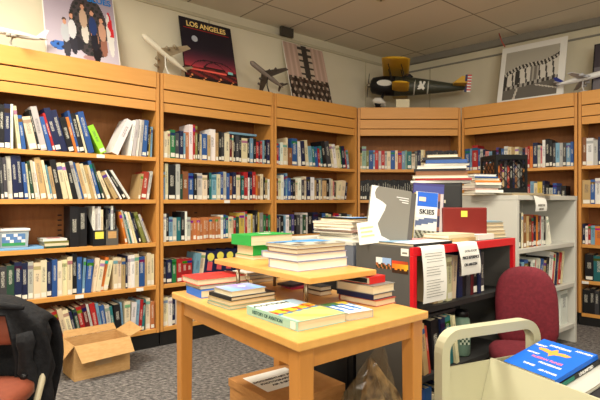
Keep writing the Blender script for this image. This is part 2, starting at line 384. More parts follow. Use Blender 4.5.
crow(k1, 1, [(.03, .80, "charcoal 4 23 3;charcoal 5 23 3;lightgrey 7 24 3;navy 7 25.5 4;navy 7 26 4;blue 5 21 5;cream 3 20 6;darkgreen 4 22 7;cream 4 22 8;white 3 22 8;tan 9 24 9;cream 4 23 10;lightblue 4 20 10;tan 5 19 10;black 9 23 10;cream 8 22 11;cream 5 22 12;black 7 22 13;lightgrey 6 23 14;blue 3 23 14;tan 6 22 14;cream 6 22 14;tan 5 21 14;cream 4 21 14;blue 5 24 15;darkgreen 3 23 17;cream 6 18 22;tan 8 18 27;white 3 20 30;black 5 21 32;white 4 21 33"),
    (.85, .955, "tan 4 17 -8;rustred 9 18 -7;lightgrey 4 19 -9")], N1, lab=.6)
crow(k1, 2, [(.415, .52, "black 9 24 0;black 9 23 0"), (.553, .619, "white 3 24 0;lightgrey 3 23;white 4 24;cream 3 22"), (.636, .70, "black 4 23 0;charcoal 3 22;navy 3 23;white 4 25;black 5 23"),
    (.765, .955, "orange 4 21 12;lightgrey 3 22 14;teal 3 20 14;white 4 21 15;cream 3 21 15;navy 4 21 16;black 3 20 16;olive 6 21 18;lightgrey 4 20 20;tan 2 19 22")], N1, lab=.25, yoff=.02)
crow(k1, 3, [(.03, .965, "charcoal 8 20 0;darkgreen 8 20;navy 8 21;navy 7 21;lightgrey 6 21;cream 8 21;cream 7 21;navy 6 21;blue 6 21;cream 6 21;cream 6 21;cream 6 22;black 6 24;blue 6 22 0;lightblue 3 21 -3;blue 8 20 -5;cream 6 21 -8;cream 6 19 -9;orange 4 21 -10;cream 6 19 -11;cream 6 20 0;cream 5 20 0;tan 5 19;navy 3 21;white 5 21;white 5 21;cream 6 21;blue 9 20;tan 3 20;cream 6 21;cream 5 20")], N1, lab=.75)
crow(k1, 4, [(.22, .965, "cream 5 19 14;teal 6 19 14;tan 4 19;cream 6 20 14;darkgreen 5 19 14;red 8 20 14;cream 6 21 13;cream 7 20 13;navy 4 19;darkgreen 5 20 12;red 7 21 12;maroon 6 22 12;lightgrey 3 22;red 7 22 11;lightblue 4 22 10;blue 6 20 9;lightgrey 6 20 8;teal 4 19 8;black 9 19 5;lightblue 3 20 5;cream 8 20 0;white 7 19 -4;lightblue 5 20 -4;red 4 20;teal 4 20;cream 7 20 0;copper 6 18 0")], N1, lab=.7)
HS = .01
crow(k2, 0, [(.03, .965, "cream 4 19 0;cream 3 19;green 5 20;charcoal 4 19;navy 4 20;lightblue 2 19;copper 4 20;white 4 26;red 2 26;olive 2 25;black 2 19;cream 3 19;blue 6 20;tan 3 19;white 6 24.5;tan 3 21;black 3 22;charcoal 4 22;cream 5 22;maroon 3 21;cream 2 21;black 3 21;charcoal 4 21;black 3 21;cream 7 20;black 3 20;lightblue 4 20;black 3 20;red 3 18;navy 3 18;red 3 18;lightblue 2 19;black 3 19;navy 4 20")], N2, lab=.8)
crow(k2, 1, [(.03, .965, "lightblue 2 20 0;cream 3 25;black 7 25;lightgrey 4 26.5;darkgreen 3 18;brown 6 20;blue 5 20;black 3 19;lightgrey 6 20;cream 5 18;black 2 20;teal 3 20;lightblue 5 19;cream 4 20;blue 3 21;lightgrey 4 22;blue 4 20;brown 3 18;navy 4 22;cream 4 19;maroon 2 22;teal 3 19;red 5 22;white 2 18;navy 3 22;red 4 23;orange 3 20;brown 3 19;cream 4 21;black 2 19;tan 3 18;white 3 17")], N2, lab=.9)
crow(k2, 2, [(.03, .97, "white 3 20 0;black 3 20;lightblue 4 17;lightgrey 4 17;teal 4 17;black 4 21;white 2 21;lightgrey 4 17;copper*10 3.4 16.5;white 3 18;blue 3 18;teal 3 18;cream 3 17;cream 3 17;red 3 17;darkgreen 4 17;yellow 6 20;lightgrey 2 20;red 2 21;cream 4 18;yellow 3 18;grey 3 18;black 3 21;yellow 3 20;grey 5 19;green 3 18;maroon 3 18;green 3 18")], N2, lab=.9)
crow(k2, 3, [(.03, .90, "charcoal 3 15 0;navy 5 17;green 4 17;red 5 17;red 5 17;red 5 17 0;lightblue 5 20 -8;cream 5 20 -8;vol*5 10 21 -8;blue 5 20 -8;navy 5 20 -8;lightgrey 5 19 -8")], N2, lab=.8)
crow(k2, 4, [(.03, .8, "cream 4 20 0;white 3 20;navy 3 20;lightgrey 4 19;teal 4 19;red 2 18;cream 4 20;tan 5 19;blue 4 20;maroon 4 19;white 4 19;lightblue 5 20;cream 5 18;darkgreen 4 19;tan 5 20;cream 4 19;navy 4 20;red 4 19;lightgrey 5 18;cream 4 20")], N2, lab=.8)
crow(k3, 0, [(.03, .955, "red 2 18 0;blue 2 18;white 3 19;cream 4 19;cream 2 24;brown 4 15;blue 6 23;white 3 22 4;navy 4 22 4;cream 4 23 6;lightblue 4 18 6;teal 3 18 6;blue 4 18;red 2 17 6;teal 3 19;black 4 24 8;charcoal 5 24 10;cream 4 22 10;white 4 22 10;cream 4 21 9;green 2 20 8;navy 4 21 8;red 2 19 8;lightblue 3 18 8")], N3, lab=.8)
crow(k3, 1, [(.03, .965, "maroon 2 18 0;cream 3 18;white 3 21;blue 2 21;lightblue 2 22;blue 3 19;navy 3 17;black 3 18;cream 2 17;white 4 19;charcoal 3 18;cream 3 20;navy 4 20;white 5 20;tan 2 18;navy 3 18;cream 3 18;grey 2 20;tan 4 17;black 4 19;lightgrey 3 20;cream 2 19;pink 2 17;black 2 17;cream 5 17 -8;cream 5 18 -8;navy 2 17 -8")], N3, lab=.95)
crow(k3, 2, [(.03, .95, "navy 3 17 0;lightgrey 2 16;black 3 16;lightblue 3 17;white 3 17;darkgreen 3 16;purple 3 17;black 3 16;charcoal 4 17;lightgrey 3 17;darkgreen 3 17;white 3 18;black 6 19;navy 5 19;black 6 18;blue 4 18;cream 4 17;cream 4 17;black 2 18;red 3 18;red 4 17;lightgrey 3 17;darkgreen 3 17;black 3 16;charcoal 3 17;lightblue 3 16;cream 4 16")], N3, lab=.6)
crow(k4, 0, [(.03, .66, "tan 2 16 0;seafoam 5 22;olive 3 18;blue 5 18;lightblue 2 18;red 4 18;lightgrey 3 18;red 4 18;lightgrey 3 18;cream 4 18;blue 5 18;cream 3 18;rustred 5 18;lightblue 4 18;seafoam 2 18;teal 5 17;cream 4 15;grey 3 17;navy 2 18;navy 2 18;cream 3 19;tan 2 19"),
    (.665, .965, "charcoal*18 2.2 18 0")], N4, lab=.5)
crow(k4, 1, [(.03, .965, "black*44 2.2 19 0")], N4, lab=.95, noun='journal', name='bound_journal')
crow(k4, 2, [(.03, .5, "brown 4 17 0;cream 4 14;tan 4 15;cream 4 16;lightgrey 5 17;brown 4 17;navy 5 18")], N4, lab=.5)
crow(k5, 0, [(.03, .965, "blue 6 21 0;lightblue 3 21;red 7 23;blue 3 20;lightgrey 3 19;navy 3 19;pink 4 17;lightblue 4 17;black 4 18;purple 3 20;black 3 19;blue 3 19;white 4 20;cream 4 20;tan 4 19;cream 4 20;grey 4 15;navy 3 18;pink 3 19;red 2 19;orange 3 19;navy 5 22;lightgrey 3 20;pink 2 19;white 3 23;black 4 24;black 3 23;charcoal 3 21;lightblue 4 20;lightgrey 3 20;charcoal 3 20;lightblue 4 20;blue 3 20")], N5, lab=.9)
crow(k5, 1, [(.45, .965, "lightblue 4 17 0;white 4 18;grey 3 17;black 3 17;red 3 17;lightblue 3 20;cream 3 18;yellow 4 19;navy 2 20;black 3 17;lightgrey 3 14;blue 3 18;navy 3 16;black 4 15")], N5, lab=.6)
crow(k6, 0, [(.03, .7, "brown 3 24 0;white 5 22;lightgrey 3 20;navy 5 23;black 3 24;white 3 25;blue 4 25;cream 4 23;charcoal 4 22;lightblue 4 23;tan 4 20;navy 4 22;white 5 24;red 4 23;grey 5 22;cream 5 23")], N6, lab=.7)
crow(k6, 1, [(.03, .7, "tan 6 20 0;blue 3 20;white 4 21;lightgrey 4 21;charcoal 5 21;black 4 20;olive 4 21;cream 5 20;navy 4 21;lightgrey 5 19;blue 4 20;white 5 21;tan 4 20")], N6, lab=.5)
crow(k6, 2, [(.03, .7, "navy 2 17 0;white 2 15;red 2 16;lightblue 3 15;orange 5 15;black 3 17;lightgrey 4 16;purple 5 16;white 4 15;charcoal 5 17;cream 4 16;tan 5 17")], N6, lab=.6)
crow(k6, 3, [(.05, .6, "black 6 22 0;teal 9 21;black 5 22;black 8 21;charcoal 8 21;black 8 20")], N6, lab=.2)
crow(k6, 4, [(.03, .6, "black 5 19 0;black 4 20;charcoal 3 19;black 5 19;brown 3 18;black 5 20;black 4 19")], N6, lab=.0)
# sticky label on the teal binder
def flat(name, label, near, ang, w, l, z, th, colour, spine='L', group=None, parent=None, cover=True, pages='pages', cat='book', tilt=None):
    """book lying flat: near = front corner, ang = direction of its right-going edge, w that edge, l the edge going back"""
    t = min(.0014, th*.16) if cover else 0; o_ = .003 if cover else 0
    e = MB()
    e.box(0, w, 0, l, 0, t, 0); e.box(0, w, 0, l, th-t, th, 0)
    px0, px1, py0, py1 = o_, w-o_, o_, l-o_
    if spine == 'L': e.box(0, t, 0, l, t, th-t, 0); px0 = t
    elif spine == 'F': e.box(0, w, 0, t, t, th-t, 0); py0 = t
    elif spine == 'R': e.box(w-t, w, 0, l, t, th-t, 0); px1 = w-t
    else: e.box(0, w, l-t, l, t, th-t, 0); py1 = l-t
    ob = e.build(name, ['tint'], parent, (near[0], near[1], z+.0005), ang)
    if tilt: ob.rotation_euler = tilt
    ob.color = jit(colour, .02)
    if not parent: tag(ob, label, cat, group)
    MB().box(px0, px1, py0, py1, t, th-t).build('page_block', pages, ob)
    return ob
M['pageswhite'] = newmat('white_pages', (238, 232, 214), .85)[0]
f0 = k2.location+Matrix.Rotation(A40, 4, 'Z') @ Vector((.575, .02, 0))
flat('book', 'pale book lying flat across the standing books, top shelf under Los Angeles poster', f0, A40, .26, .15, SL[0]+.219, .016, 'lightblue', 'F')
# ------------------------------------------------------------------ things on the third shelf of the left bookcase
def on(k, u, y, z):
    p = k.location+Matrix.Rotation(k.rotation_euler.z, 4, 'Z') @ Vector((u, y, 0)); p.z = z; return p
S3 = SL[2]
e = empty('storage_bin', on(k1, .032, .03, S3+.017), A40, 'clear plastic bin with white lid on a pale blue folder', 'storage bin')
MB().prism([(0.006, 0.0), (.149, 0), (.155, .095), (0, .095)], 0, .16, Matrix.Rotation(R(90), 4, 'X') @ Matrix.Translation((0, 0, -.16))).build('tub', 'clear', e)
MB().box(-.004, .162, -.006, .166, .095, .11).build('lid', 'white', e, bev=.004)
pic('paper_insert', .12, .07, 6, 4, lambda u, v: (60, 150, 90) if v < .25 else (90, 130, 180) if (int(u*6)+int(v*4)) % 3 else (235, 235, 235), e, (.015, -.002, .01), (R(90), 0, 0))
o = MB().box(0, .235, 0, .2, 0, .014).build('folder', 'tint', None, tuple(on(k1, .03, .012, S3+.0006)), A40, bev=.002); o.color = col4((130, 180, 225)); tag(o, 'pale blue folder lying under the plastic bin on the shelf', 'folder')
zz = S3+.0006
for i, (w_, th, c_, nm) in enumerate(((.115, .012, 'darkgreen', 'dark green flat book at the bottom of the pile beside the plastic bin'), (.135, .016, 'cream', 'cream flat book in the pile beside the plastic bin'), (.14, .012, 'olive', 'olive flat book in the middle of the pile beside the plastic bin'), (.135, .014, 'white', 'white and red magazine on top of the pile beside the plastic bin'))):
    ob = flat('book' if i < 3 else 'magazine', nm, on(k1, .275-.004*i, .012+.004*i, 0), A40, w_, .17, zz, th, c_, 'F', 'flat pile beside the plastic bin', cat='book' if i < 3 else 'magazine')
    if i == 3: pic('cover_picture', .12, .15, 8, 8, lambda u, v: (200, 30, 40) if .3 < v < .6 and .2 < u < .9 else (230, 232, 226), ob, (.006, .008, .0149))
    zz += th+.0008
# magazine files
for (u, c_, lab_) in ((.548, (28, 30, 32), 'black magazine file with a yellow label, beside black binders'), (.63, (96, 92, 84), 'grey magazine file, right of the black magazine file')):
    e = empty('magazine_file', on(k1, u, .0, S3+.0006), A40, lab_, 'magazine file', 'magazine files on the left bookcase')
    W_ = .078
    poly = [(0, 0), (.2, 0), (.2, .23), (.17, .23), (0, .10)]
    bd = MB()
    Tm = Matrix(((0, 0, 1, 0), (1, 0, 0, 0), (0, 1, 0, 0), (0, 0, 0, 1)))
    bd.prism(poly, 0, .0015, Tm).prism(poly, W_-.0015, W_, Tm); bd.box(.0015, W_-.0015, 0, .0015, 0, .10)
    q = bd.build('body', 'tint', e); q.color = col4(c_)
    MB().box(.012, W_-.012, -.0008, .0, .045, .09).build('label', 'sticky' if u < .6 else 'card', e)

# ------------------------------------------------------------------ table with raised shelf
zT = .70
tN, tL, tR_ = Vector((-.003, 1.104, 0)), Vector((-.4515, 1.723, 0)), Vector((.374, 1.425, 0)); tB = tL+tR_-tN
def slab(mb, P, z0, z1, inset=0):
    cen = sum(P, Vector())/4; Q = []
    for p in P:
        Q.append(p)
    if inset:
        Q = []
        for i, p in enumerate(P):
            d1 = (P[(i+1) % 4]-p).normalized(); d2 = (P[i-1]-p).normalized(); Q.append(p+(d1+d2)*inset)
    vs = [(q.x, q.y, z) for z in (z0, z1) for q in Q]
    mb.add(vs, [(3, 2, 1, 0), (4, 5, 6, 7)]+[(i, (i+1) % 4, (i+1) % 4+4, i+4) for i in range(4)]); return Q
T0 = (tN.x, tN.y, 0)
te = empty('table', (0, 0, 0), 0, 'light maple library table with a small raised shelf, books on top', 'table')
P4 = [tN, tR_, tB, tL]
mb = MB(); slab(mb, P4, zT-.022, zT); mb.build('table_top', 'table', te, bev=.003)
Q = []
for i, p in enumerate(P4):
    d1 = (P4[(i+1) % 4]-p).normalized(); d2 = (P4[i-1]-p).normalized(); Q.append((p+(d1+d2)*.012, d1, d2))
for p, d1, d2 in Q:
    mb = MB(); s_ = .046
    c4 = [p, p+d1*s_, p+(d1+d2)*s_, p+d2*s_]; k_ = .8
    c5_ = [p+(d1+d2)*s_*.1, p+d1*s_*.85+d2*s_*.1, p+(d1+d2)*s_*.85, p+d2*s_*.85+d1*s_*.1]
    vs = [(q.x, q.y, 0) for q in c5_]+[(q.x, q.y, zT-.0225) for q in c4]
    mb.add(vs, [(3, 2, 1, 0), (4, 5, 6, 7)]+[(i, (i+1) % 4, (i+1) % 4+4, i+4) for i in range(4)])
    mb.build('leg', 'tableleg', te, bev=.003)
for i in range(4):
    p, d1, d2 = Q[i]; q, e1, e2 = Q[(i+1) % 4]
    a0 = p+d1*.047+d2*.008; a1 = q+e2*.047+e1*.008; n_ = d2.normalized()*.018
    mb = MB(); c4 = [a0, a1, a1+n_, a0+n_]
    vs = [(v.x, v.y, z) for z in (zT-.072, zT-.0225) for v in c4]
    mb.add(vs, [(3, 2, 1, 0), (4, 5, 6, 7)]+[(k, (k+1) % 4, (k+1) % 4+4, k+4) for k in range(4)]); mb.build('apron', 'tableleg', te)
# raised shelf standing on the table
zR = .805; kk = .915
def rp(x, y): return Vector((x, y, 0))
rN, rL, rR = rp(.0265, 1.36), rp(-.3175, 1.816), rp(.240, 1.536); rB = rL+rR-rN
re = empty('riser_shelf', (rN.x, rN.y, zT), 0, 'small maple riser shelf on metal posts standing on the table', 'shelf')
def loc_(o): o.location = (-rN.x, -rN.y, -zT); return o
mb = MB(); slab(mb, [rN, rR, rB, rL], zR-.017, zR); loc_(mb.build('shelf_board', 'table', re, bev=.002))
for (x, y) in ((.0186, 1.50), (-.096, 1.85), (.135, 1.63), (-.215, 1.70)):
    loc_(MB().tube([(x, y, zT+.0005), (x, y, zR-.0175)], .0065, 12).build('post', 'chrome', re))

# ---- books on the table
def ang2(a, b): return math.atan2((b-a).y, (b-a).x)
AT = R(40)
def cut(name, v=None): pass
TG = 'books lying on the maple table'
# atlas
n_ = at(297.9, 332, zT)
at_ang = R(38)
ob = flat('book', 'pale green aviation history book lying near the front table corner', n_, at_ang, .163, .236, zT, .024, 'mint', 'L', TG)
def atlas_art(u, v):
    # u across, v along the spine (0 near end)
    if v > .62 and u < .75: return (226, 238, 226)
    if .42 < v-.12*u+.02 < .60: return (240, 176, 40) if math.sin(u*22+v*9) > -.5 else (190, 60, 40)
    if .34 < v-.12*u < .45: return (60, 120, 170) if math.sin(u*30) > 0 else (120, 110, 80)
    if u < .03: return (178, 214, 196)
    if v > .58: return (170, 200, 220)
    return (206, 204, 120) if math.sin(u*7+v*13) > -.6 else (186, 190, 96)
pic('cover_picture', .157, .230, 26, 36, atlas_art, ob, (.004, .003, .0243))
text('HISTORY OF AVIATION', .0135, 'tealink', ob, (-.0006, .135, .012), (R(90), 0, R(-90)), sx=1.0, bold=.0002)
text('AVIATION', .026, 'ink', ob, (.062, .205, .0248), (0, 0, R(0)), sx=1.0, bold=.0004)
MB().box(-.0007, 0, .01, .03, .003, .021).build('spine_label', 'spinelabel', ob)
# blue and white book
n_ = at(346.8, 321.3, zT)
ob = flat('book', 'blue and white paperback lying right of the aviation history book', n_+Vector((.004, 0, 0)), R(33), .088, .135, zT, .020, 'lightgrey', 'R', TG)
pic('cover_picture', .086, .133, 16, 18, lambda u, v: (24, 110, 196) if (math.sin(u*18+v*3) > .2 and .15 < v < .85) else (226, 238, 246) if v < .7 else ((70, 120, 60) if u < .6 else (225, 190, 60)), ob, (.001, .001, .0203))
MB().box(0, .088, .0, .001, .0, .001).build('cover_edge', 'inkwhite', ob)
# stack A: blue, cream, red
n_ = at(201, 298.6, zT)
ob = flat('book', 'bright blue thick book at the bottom of the red book stack', n_, R(35), .17, .125, zT, .025, 'brightblue', 'L', TG)
MB().box(.001, .03, .1245, .1255, .001, .022).build('spine_label', 'tint', ob).color = col4((230, 90, 40))
flat('book', 'grey covered book between the bright blue and red books', n_+Vector((-.004, .01, 0)), R(37), .185, .125, zT+.026, .013, 'grey', 'R', TG)
ob = flat('book', 'red hardback lying on top of the left table stack', n_+Vector((-.012, .005, 0)), R(36), .185, .135, zT+.040, .020, (205, 50, 46), 'B', TG)
pic('cover_emblem', .04, .012, 4, 2, lambda u, v: (120, 40, 20), ob, (.09, .075, .0204))
# stack B: three dark thin, pale blue
n_ = at(229.5, 310.5, zT); zz = zT
for i, (th, c_, nm) in enumerate(((.011, 'seafoam', 'sage green thin book at the bottom beneath the pale sky covered book'), (.012, 'tan', 'tan thin book in the middle beneath the pale sky covered book'), (.011, 'black', 'black thin book directly beneath the pale sky covered book'))):
    flat('book', nm, n_+Vector((.002*i, .003*i, 0)), R(40), .17-.003*i, .13, zz, th, c_, 'L' if i == 2 else 'B', TG); zz += th+.0008
ob = flat('book', 'book with a pale blue sky cover lying on thin dark books', n_+Vector((.004, .012, 0)), R(39), .125, .105, zz, .016, 'lightgrey', 'B', TG)
pic('cover_picture', .123, .103, 16, 14, lambda u, v: (235, 225, 200) if (u-.6)**2*2+(v-.6)**2 < .02 else (120+int(50*v), 160+int(20*math.sin(u*9)), 225), ob, (.001, .001, .0163))
# under the riser
n_ = at(252, 284, zT)
zz = zT
for i, (th, c_, nm) in enumerate(((.014, 'tan', 'tan book at the bottom of the pile behind the red hardback'), (.014, 'grey', 'grey book in the middle of the pile behind the red hardback'), (.010, 'white', 'white booklet on top of the pile behind the red hardback'))):
    flat('book', nm, n_+Vector((-.01*i, .004*i, 0)), R(42), .13, .10, zz, th, c_, 'B', 'pile behind the red hardback on the table'); zz += th+.0008
n_ = at(318, 291.5, zT)
n2 = at(300, 291, zT)
ob = MB().box(0, .11, 0, .08, 0, .006).build('leaflet', 'tint', None, (n2.x-.03, n2.y+.02, zT+.0006), R(30)); ob.color = col4((176, 40, 70)); tag(ob, 'crimson leaflet lying under the riser shelf', 'leaflet')
ob = MB().box(0, .10, 0, .07, 0, .008).build('leaflet', 'tint', None, (n2.x-.03, n2.y+.03, zT+.0076), R(52)); ob.color = col4((60, 44, 50)); tag(ob, 'dark leaflet lying crosswise on the crimson leaflet under the riser', 'leaflet')
n_ = at(334, 297, zT)
flat('book', 'dark brown book lying under the riser beside the front right post, lower one', n_+Vector((-.045, .01, 0)), R(40), .055, .09, zT, .015, 'brown', 'B', 'dark books under the riser')
flat('book', 'black book lying on the dark brown book under the riser', n_+Vector((-.043, .012, 0)), R(40), .052, .088, zT+.016, .014, 'black', 'B', 'dark books under the riser')
# right stack
n_ = at(376.4, 307.3, zT)
SG = 'stack of old hardbacks at the right table edge'
aR = R(43)
flat('book', 'brick red hardback at the bottom of the right table stack', n_, aR, .10, .15, zT, .018, 'rustred', 'B', SG)
flat('book', 'dark navy hardback second from bottom of the right table stack', n_+Vector((-.008, .006, 0)), aR, .10, .15, zT+.0188, .016, 'navy', 'L', SG)
flat('book', 'thick grey covered hardback beneath the red one, right table stack', n_+Vector((-.008, .004, 0)), aR, .108, .152, zT+.0356, .026, 'grey', 'B', SG)
ob = flat('book', 'small red hardback on top of the right table stack', n_+Vector((-.016, .03, 0)), R(43), .078, .12, zT+.0624, .022, (206, 38, 32), 'F', SG)
MB().box(-.0006, .0, .01, .11, .004, .018).build('cover_edge', 'ink', ob)

# ---- books on the riser
RG = 'stack of books on the riser'
n_ = Vector((-.171, 1.786, 0)); aL_ = R(40)
flat('book', 'cream paperback under the green books on the riser', n_, aL_, .15, .118, zR, .013, 'cream', 'B', RG)
ob = flat('book', 'green hardback in the middle of the green stack on the riser', n_+Vector((-.0, -.0, 0)), aL_, .17, .112, zR+.014, .036, (28, 150, 60), 'F', RG)
ob = flat('book', 'large green hardback on top of the green stack on the riser', n_+Vector((-.006, -.016, 0)), aL_, .196, .132, zR+.0509, .038, (32, 160, 66), 'L', RG)
pic('cover_emblem', .05, .03, 4, 3, lambda u, v: (226, 232, 214), ob, (.09, .06, .0384))
n_ = Vector((-.006, 1.484, 0)); zz = zR
RG2 = 'white stack on the riser'
flat('book', 'white book with blue cover edges at the bottom of the riser stack', n_, AT, .215, .150, zz, .029, (150, 158, 192), 'B', RG2, pages='pageswhite'); zz += .0298
flat('book', 'wide white book second from bottom of the riser stack', n_+Vector((-.003, .0, 0)), AT, .215, .185, zz, .021, (150, 150, 180), 'B', RG2, pages='pageswhite'); zz += .0218
flat('book', 'brown bound book second from top of the riser stack', n_+Vector((-.004, .006, 0)), AT, .212, .150, zz, .015, 'brown', 'B', RG2); zz += .0158
ob = flat('book', 'pictorial book with sky photo cover on top of the riser stack', n_+Vector((-.004, .006, 0)), AT, .214, .160, zz, .011, 'lightgrey', 'B', RG2)
pic('cover_picture', .212, .158, 24, 18, lambda u, v: (70, 150, 215) if v+u*.5 > .85 else ((70, 62, 54) if math.sin(u*14)*math.sin(v*11) > .25 else (190, 186, 172)), ob, (.001, .001, .0114))

# ------------------------------------------------------------------ red edged metal bookcase
Fp = Vector((.392, 1.7, 0)); zC = .857
def fr(s, t, z=0): return Fp+av*s+bv*t+Vector((0, 0, z))
e = empty('metal_bookcase', tuple(Fp), A40, 'low dark grey metal bookcase with bright red front edges', 'bookcase')
WR, DR = .731, .27
MB().box(0, .018, .014, DR, .0, zC-.002).build('side_panel', 'greypanel', e)
MB().box(WR-.018, WR, .014, DR, .0, zC-.002).build('side_panel', 'greypanel', e)
MB().box(.018, WR-.018, DR-.01, DR-.001, 0.02, zC-.003).build('back_panel', 'darksteel', e)
MB().box(.0, WR, .014, DR, zC-.002, zC).box(.018, WR-.018, .014, DR-.011, zC-.02, zC-.003).build('top_panel', 'greypanel', e)
MB().box(0, .02, -.002, .0139, 0, zC-.0305).box(WR-.02, WR, -.002, .0139, 0, zC-.0305).box(0, WR, -.002, .0139, zC-.03, zC).build('front_frame', 'red', e, bev=.001)
for z in (.633, .385, .13): MB().box(.021, WR-.021, .015, DR-.011, z-.02, z).build('shelf', 'darksteel', e)
# stickers on the end panel
def endpic(name, t0, t1, z0, z1, f, nx=8, ny=5):
    o = pic(name, abs(t1-t0), z1-z0, nx, ny, f, e, (-.0008, t1, z0), (R(90), 0, R(-90))); return o
endpic('sunset_sticker', .02, .092, .762, .806, lambda u, v: (226-60*u, 70, 36) if v > .7 else (240, 120+60*u, 40) if v > .32+.08*math.sin(u*20) else (60, 36, 22), 12, 8)
endpic('airplane_sticker', .096, .168, .772, .812, lambda u, v: ((232, 232, 226) if u < .4 else (150, 180, 220)) if v > .45+.06*math.sin(u*17) else (54, 54, 30) if math.sin(u*23+v*9) > -.4 else (190, 110, 60), 12, 8)
endpic('barcode_label', .018, .052, .826, .852, lambda u, v: (120, 120, 110) if .3 < v < .6 and .2 < u < .8 else (240, 238, 225), 6, 4)
NR = 'red edged metal bookcase'
row(Fp, A40, [(.22, .75, "tan 5 15 0;cream 6 17 0;white 5 17;cream 6 17;tan 3 17;cream 6 17 -5;navy 6 18 0;black 6 18;charcoal 6 17;maroon 4 18;black 6 17;navy 4 18;charcoal 5 17"), ], .6336, 'top shelf', NR, 'books on the top shelf, red edged metal bookcase', lab=.2, x0off=.02, width=.69, yoff=.03)
row(Fp, A40, [(.02, .17, "lightgrey 4 21 9;tan 4 19 9;rustred 2 18 9")], .3856, 'second shelf', NR, 'binders on the second shelf, red edged metal bookcase', lab=0, x0off=.02, width=.69, yoff=.02, noun='binder', name='binder')
row(Fp, A40, [(.22, .44, "black 5 19 6;navy 3 19 8;teal 4 19 8;cream 2 19 10")], .3856, 'middle shelf', NR, 'folders on the middle shelf, red edged metal bookcase', lab=0, x0off=.02, width=.69, yoff=.02, noun='folder', name='folder')
row(Fp, A40, [(.03, .6, "teal 5 20 0;blue 6 20;blue 6 20;cream 5 17;black 6 19;navy 6 20;brown 6 19;black 6 20;charcoal 6 20;navy 6 18;black 6 19")], .1306, 'bottom shelf', NR, 'books on the bottom shelf, red edged metal bookcase', lab=.1, x0off=.02, width=.69, yoff=.01)
# green flask
def lathe(prof, n=20):
    mb = MB(); vs = []; 
    for r_, z in prof:
        for k in range(n): vs.append((r_*math.cos(2*math.pi*k/n), r_*math.sin(2*math.pi*k/n), z))
    fs = [(i*n+k, i*n+(k+1) % n, (i+1)*n+(k+1) % n, (i+1)*n+k) for i in range(len(prof)-1) for k in range(n)]
    fs += [tuple(range(n))[::-1], tuple(range((len(prof)-1)*n, len(prof)*n))]
    mb.add(vs, fs, 0, True); return mb
p = fr(.42, .07, .3858)
e = empty('flask', tuple(p), 0, 'pale green flask with dark cap on the middle shelf of the red edged case', 'flask')
o = lathe([(.028, 0), (.033, .006), (.034, .12), (.03, .15), (.022, .158)]).build('body', 'tint', e); o.color = col4((120, 150, 132))
o = lathe([(.022, .158), (.027, .16), (.027, .178), (.024, .183)]).build('cap', 'black', e)
pic('label', .04, .05, 5, 5, lambda u, v: (40, 70, 50) if (int(u*5)+int(v*5)) % 2 else (190, 200, 180), e, (-.02, -.0352, .05), (R(90), 0, 0))
# black tray leaning on the middle shelf top
o = MB().box(0, .22, .02, .15, 0, .012).build('clipboard', 'tint', None, tuple(fr(.12, .03, .5805)), 0, rot=(0, 0, A40)); o.color = col4((52, 50, 50))
tag(o, 'dark clipboard lying on top of the folders in the red edged case', 'clipboard')
# hanging sheets of paper
def hang(name, label, s0, s1, ztop, zbot, lift, mat='paper', over=.05, bow=.01, origin=Fp, front=-.003, lines=None, skew=0):
    e = empty(name, tuple(origin+Vector((0, 0, ztop))), A40, label, 'sheet of paper')
    pts = [(over, .0012), (.0, .0012), (front-.001, -.0), (front-.004, -.012)]
    nz = 10
    for k in range(1, nz+1):
        t = k/nz; pts.append((front-.004-bow*math.sin(t*2.4), -.012-(ztop-zbot-.012)*t))
    mb = MB(); vs = []
    for (y, z) in pts:
        for s_ in (s0, s1): vs.append((s_+(skew*(-z) if z < 0 else 0), y+(lift*(-z) if s_ == s1 else 0), z))
    n0 = len(vs); vs += [(x, y+.0004, z-.0003) for x, y, z in vs]
    m_ = len(pts)
    fs = [(2*i, 2*i+1, 2*i+3, 2*i+2) for i in range(m_-1)]+[(n0+2*i, n0+2*i+2, n0+2*i+3, n0+2*i+1) for i in range(m_-1)]
    mb.add(vs, fs, 0, True); mb.build('sheet', mat, e)
    return e
e = hang('paper_sheet', 'long printed list hanging over the front left of the red edged bookcase', .035, .175, zC, .66, 0, front=-.006)
pr = MB()
for k in range(17):
    if k in (4, 9): continue
    pr.box(.05, .05+random.uniform(.07, .115), -.0215 if k > 1 else -.014, -.0213 if k > 1 else -.0138, -.025-k*.0095, -.023-k*.0095)
pr.build('printed_lines', 'greytrim', e)
e = hang('paper_sheet', 'curled notice about extra books hanging from the red front edge', .262, .40, zC, .735, .0, front=-.006, skew=.12)
for t_, z_, s_ in (('EXTRA BOOKS', -.030, .013), ('PRICE REFERENCE', -.055, .0145), ('ON AMAZON', -.082, .0145)):
    text(t_, s_, 'ink', e, (.334, -.0225, z_), (R(90), 0, 0), bold=.0006 if z_ < -.04 else 0)

# ---- things on top of the red edged case
TR_ = 'top of the red edged case'
o = flat('book', 'wide flat pale picture book beneath the large grey book with white shape', fr(.02, .012), R(40), .24, .20, zC, .0105, 'black', 'F')
pic('cover_picture', .236, .196, 14, 10, lambda u, v: (230, 232, 232) if v < .5 else (130, 165, 190) if u < .6 else (220, 150, 150), o, (.002, .002, .0108))
flat('book', 'tan edged booklet lying behind the flat picture book, lower one', fr(.268, .03), R(40), .19, .13, zC, .015, 'tan', 'F', 'cream books on the red edged case', pages='pageswhite')
flat('book', 'white paperback lying on the tan edged booklet on the red edged case', fr(.272, .035), R(41), .19, .12, zC+.0158, .014, 'cream', 'F', 'cream books on the red edged case', pages='pageswhite')
o = flat('book', 'thick white book lying before the maroon binder', fr(.475, .03), R(40), .13, .10, zC, .022, 'white', 'F', 'cream books on the red edged case', pages='pageswhite')
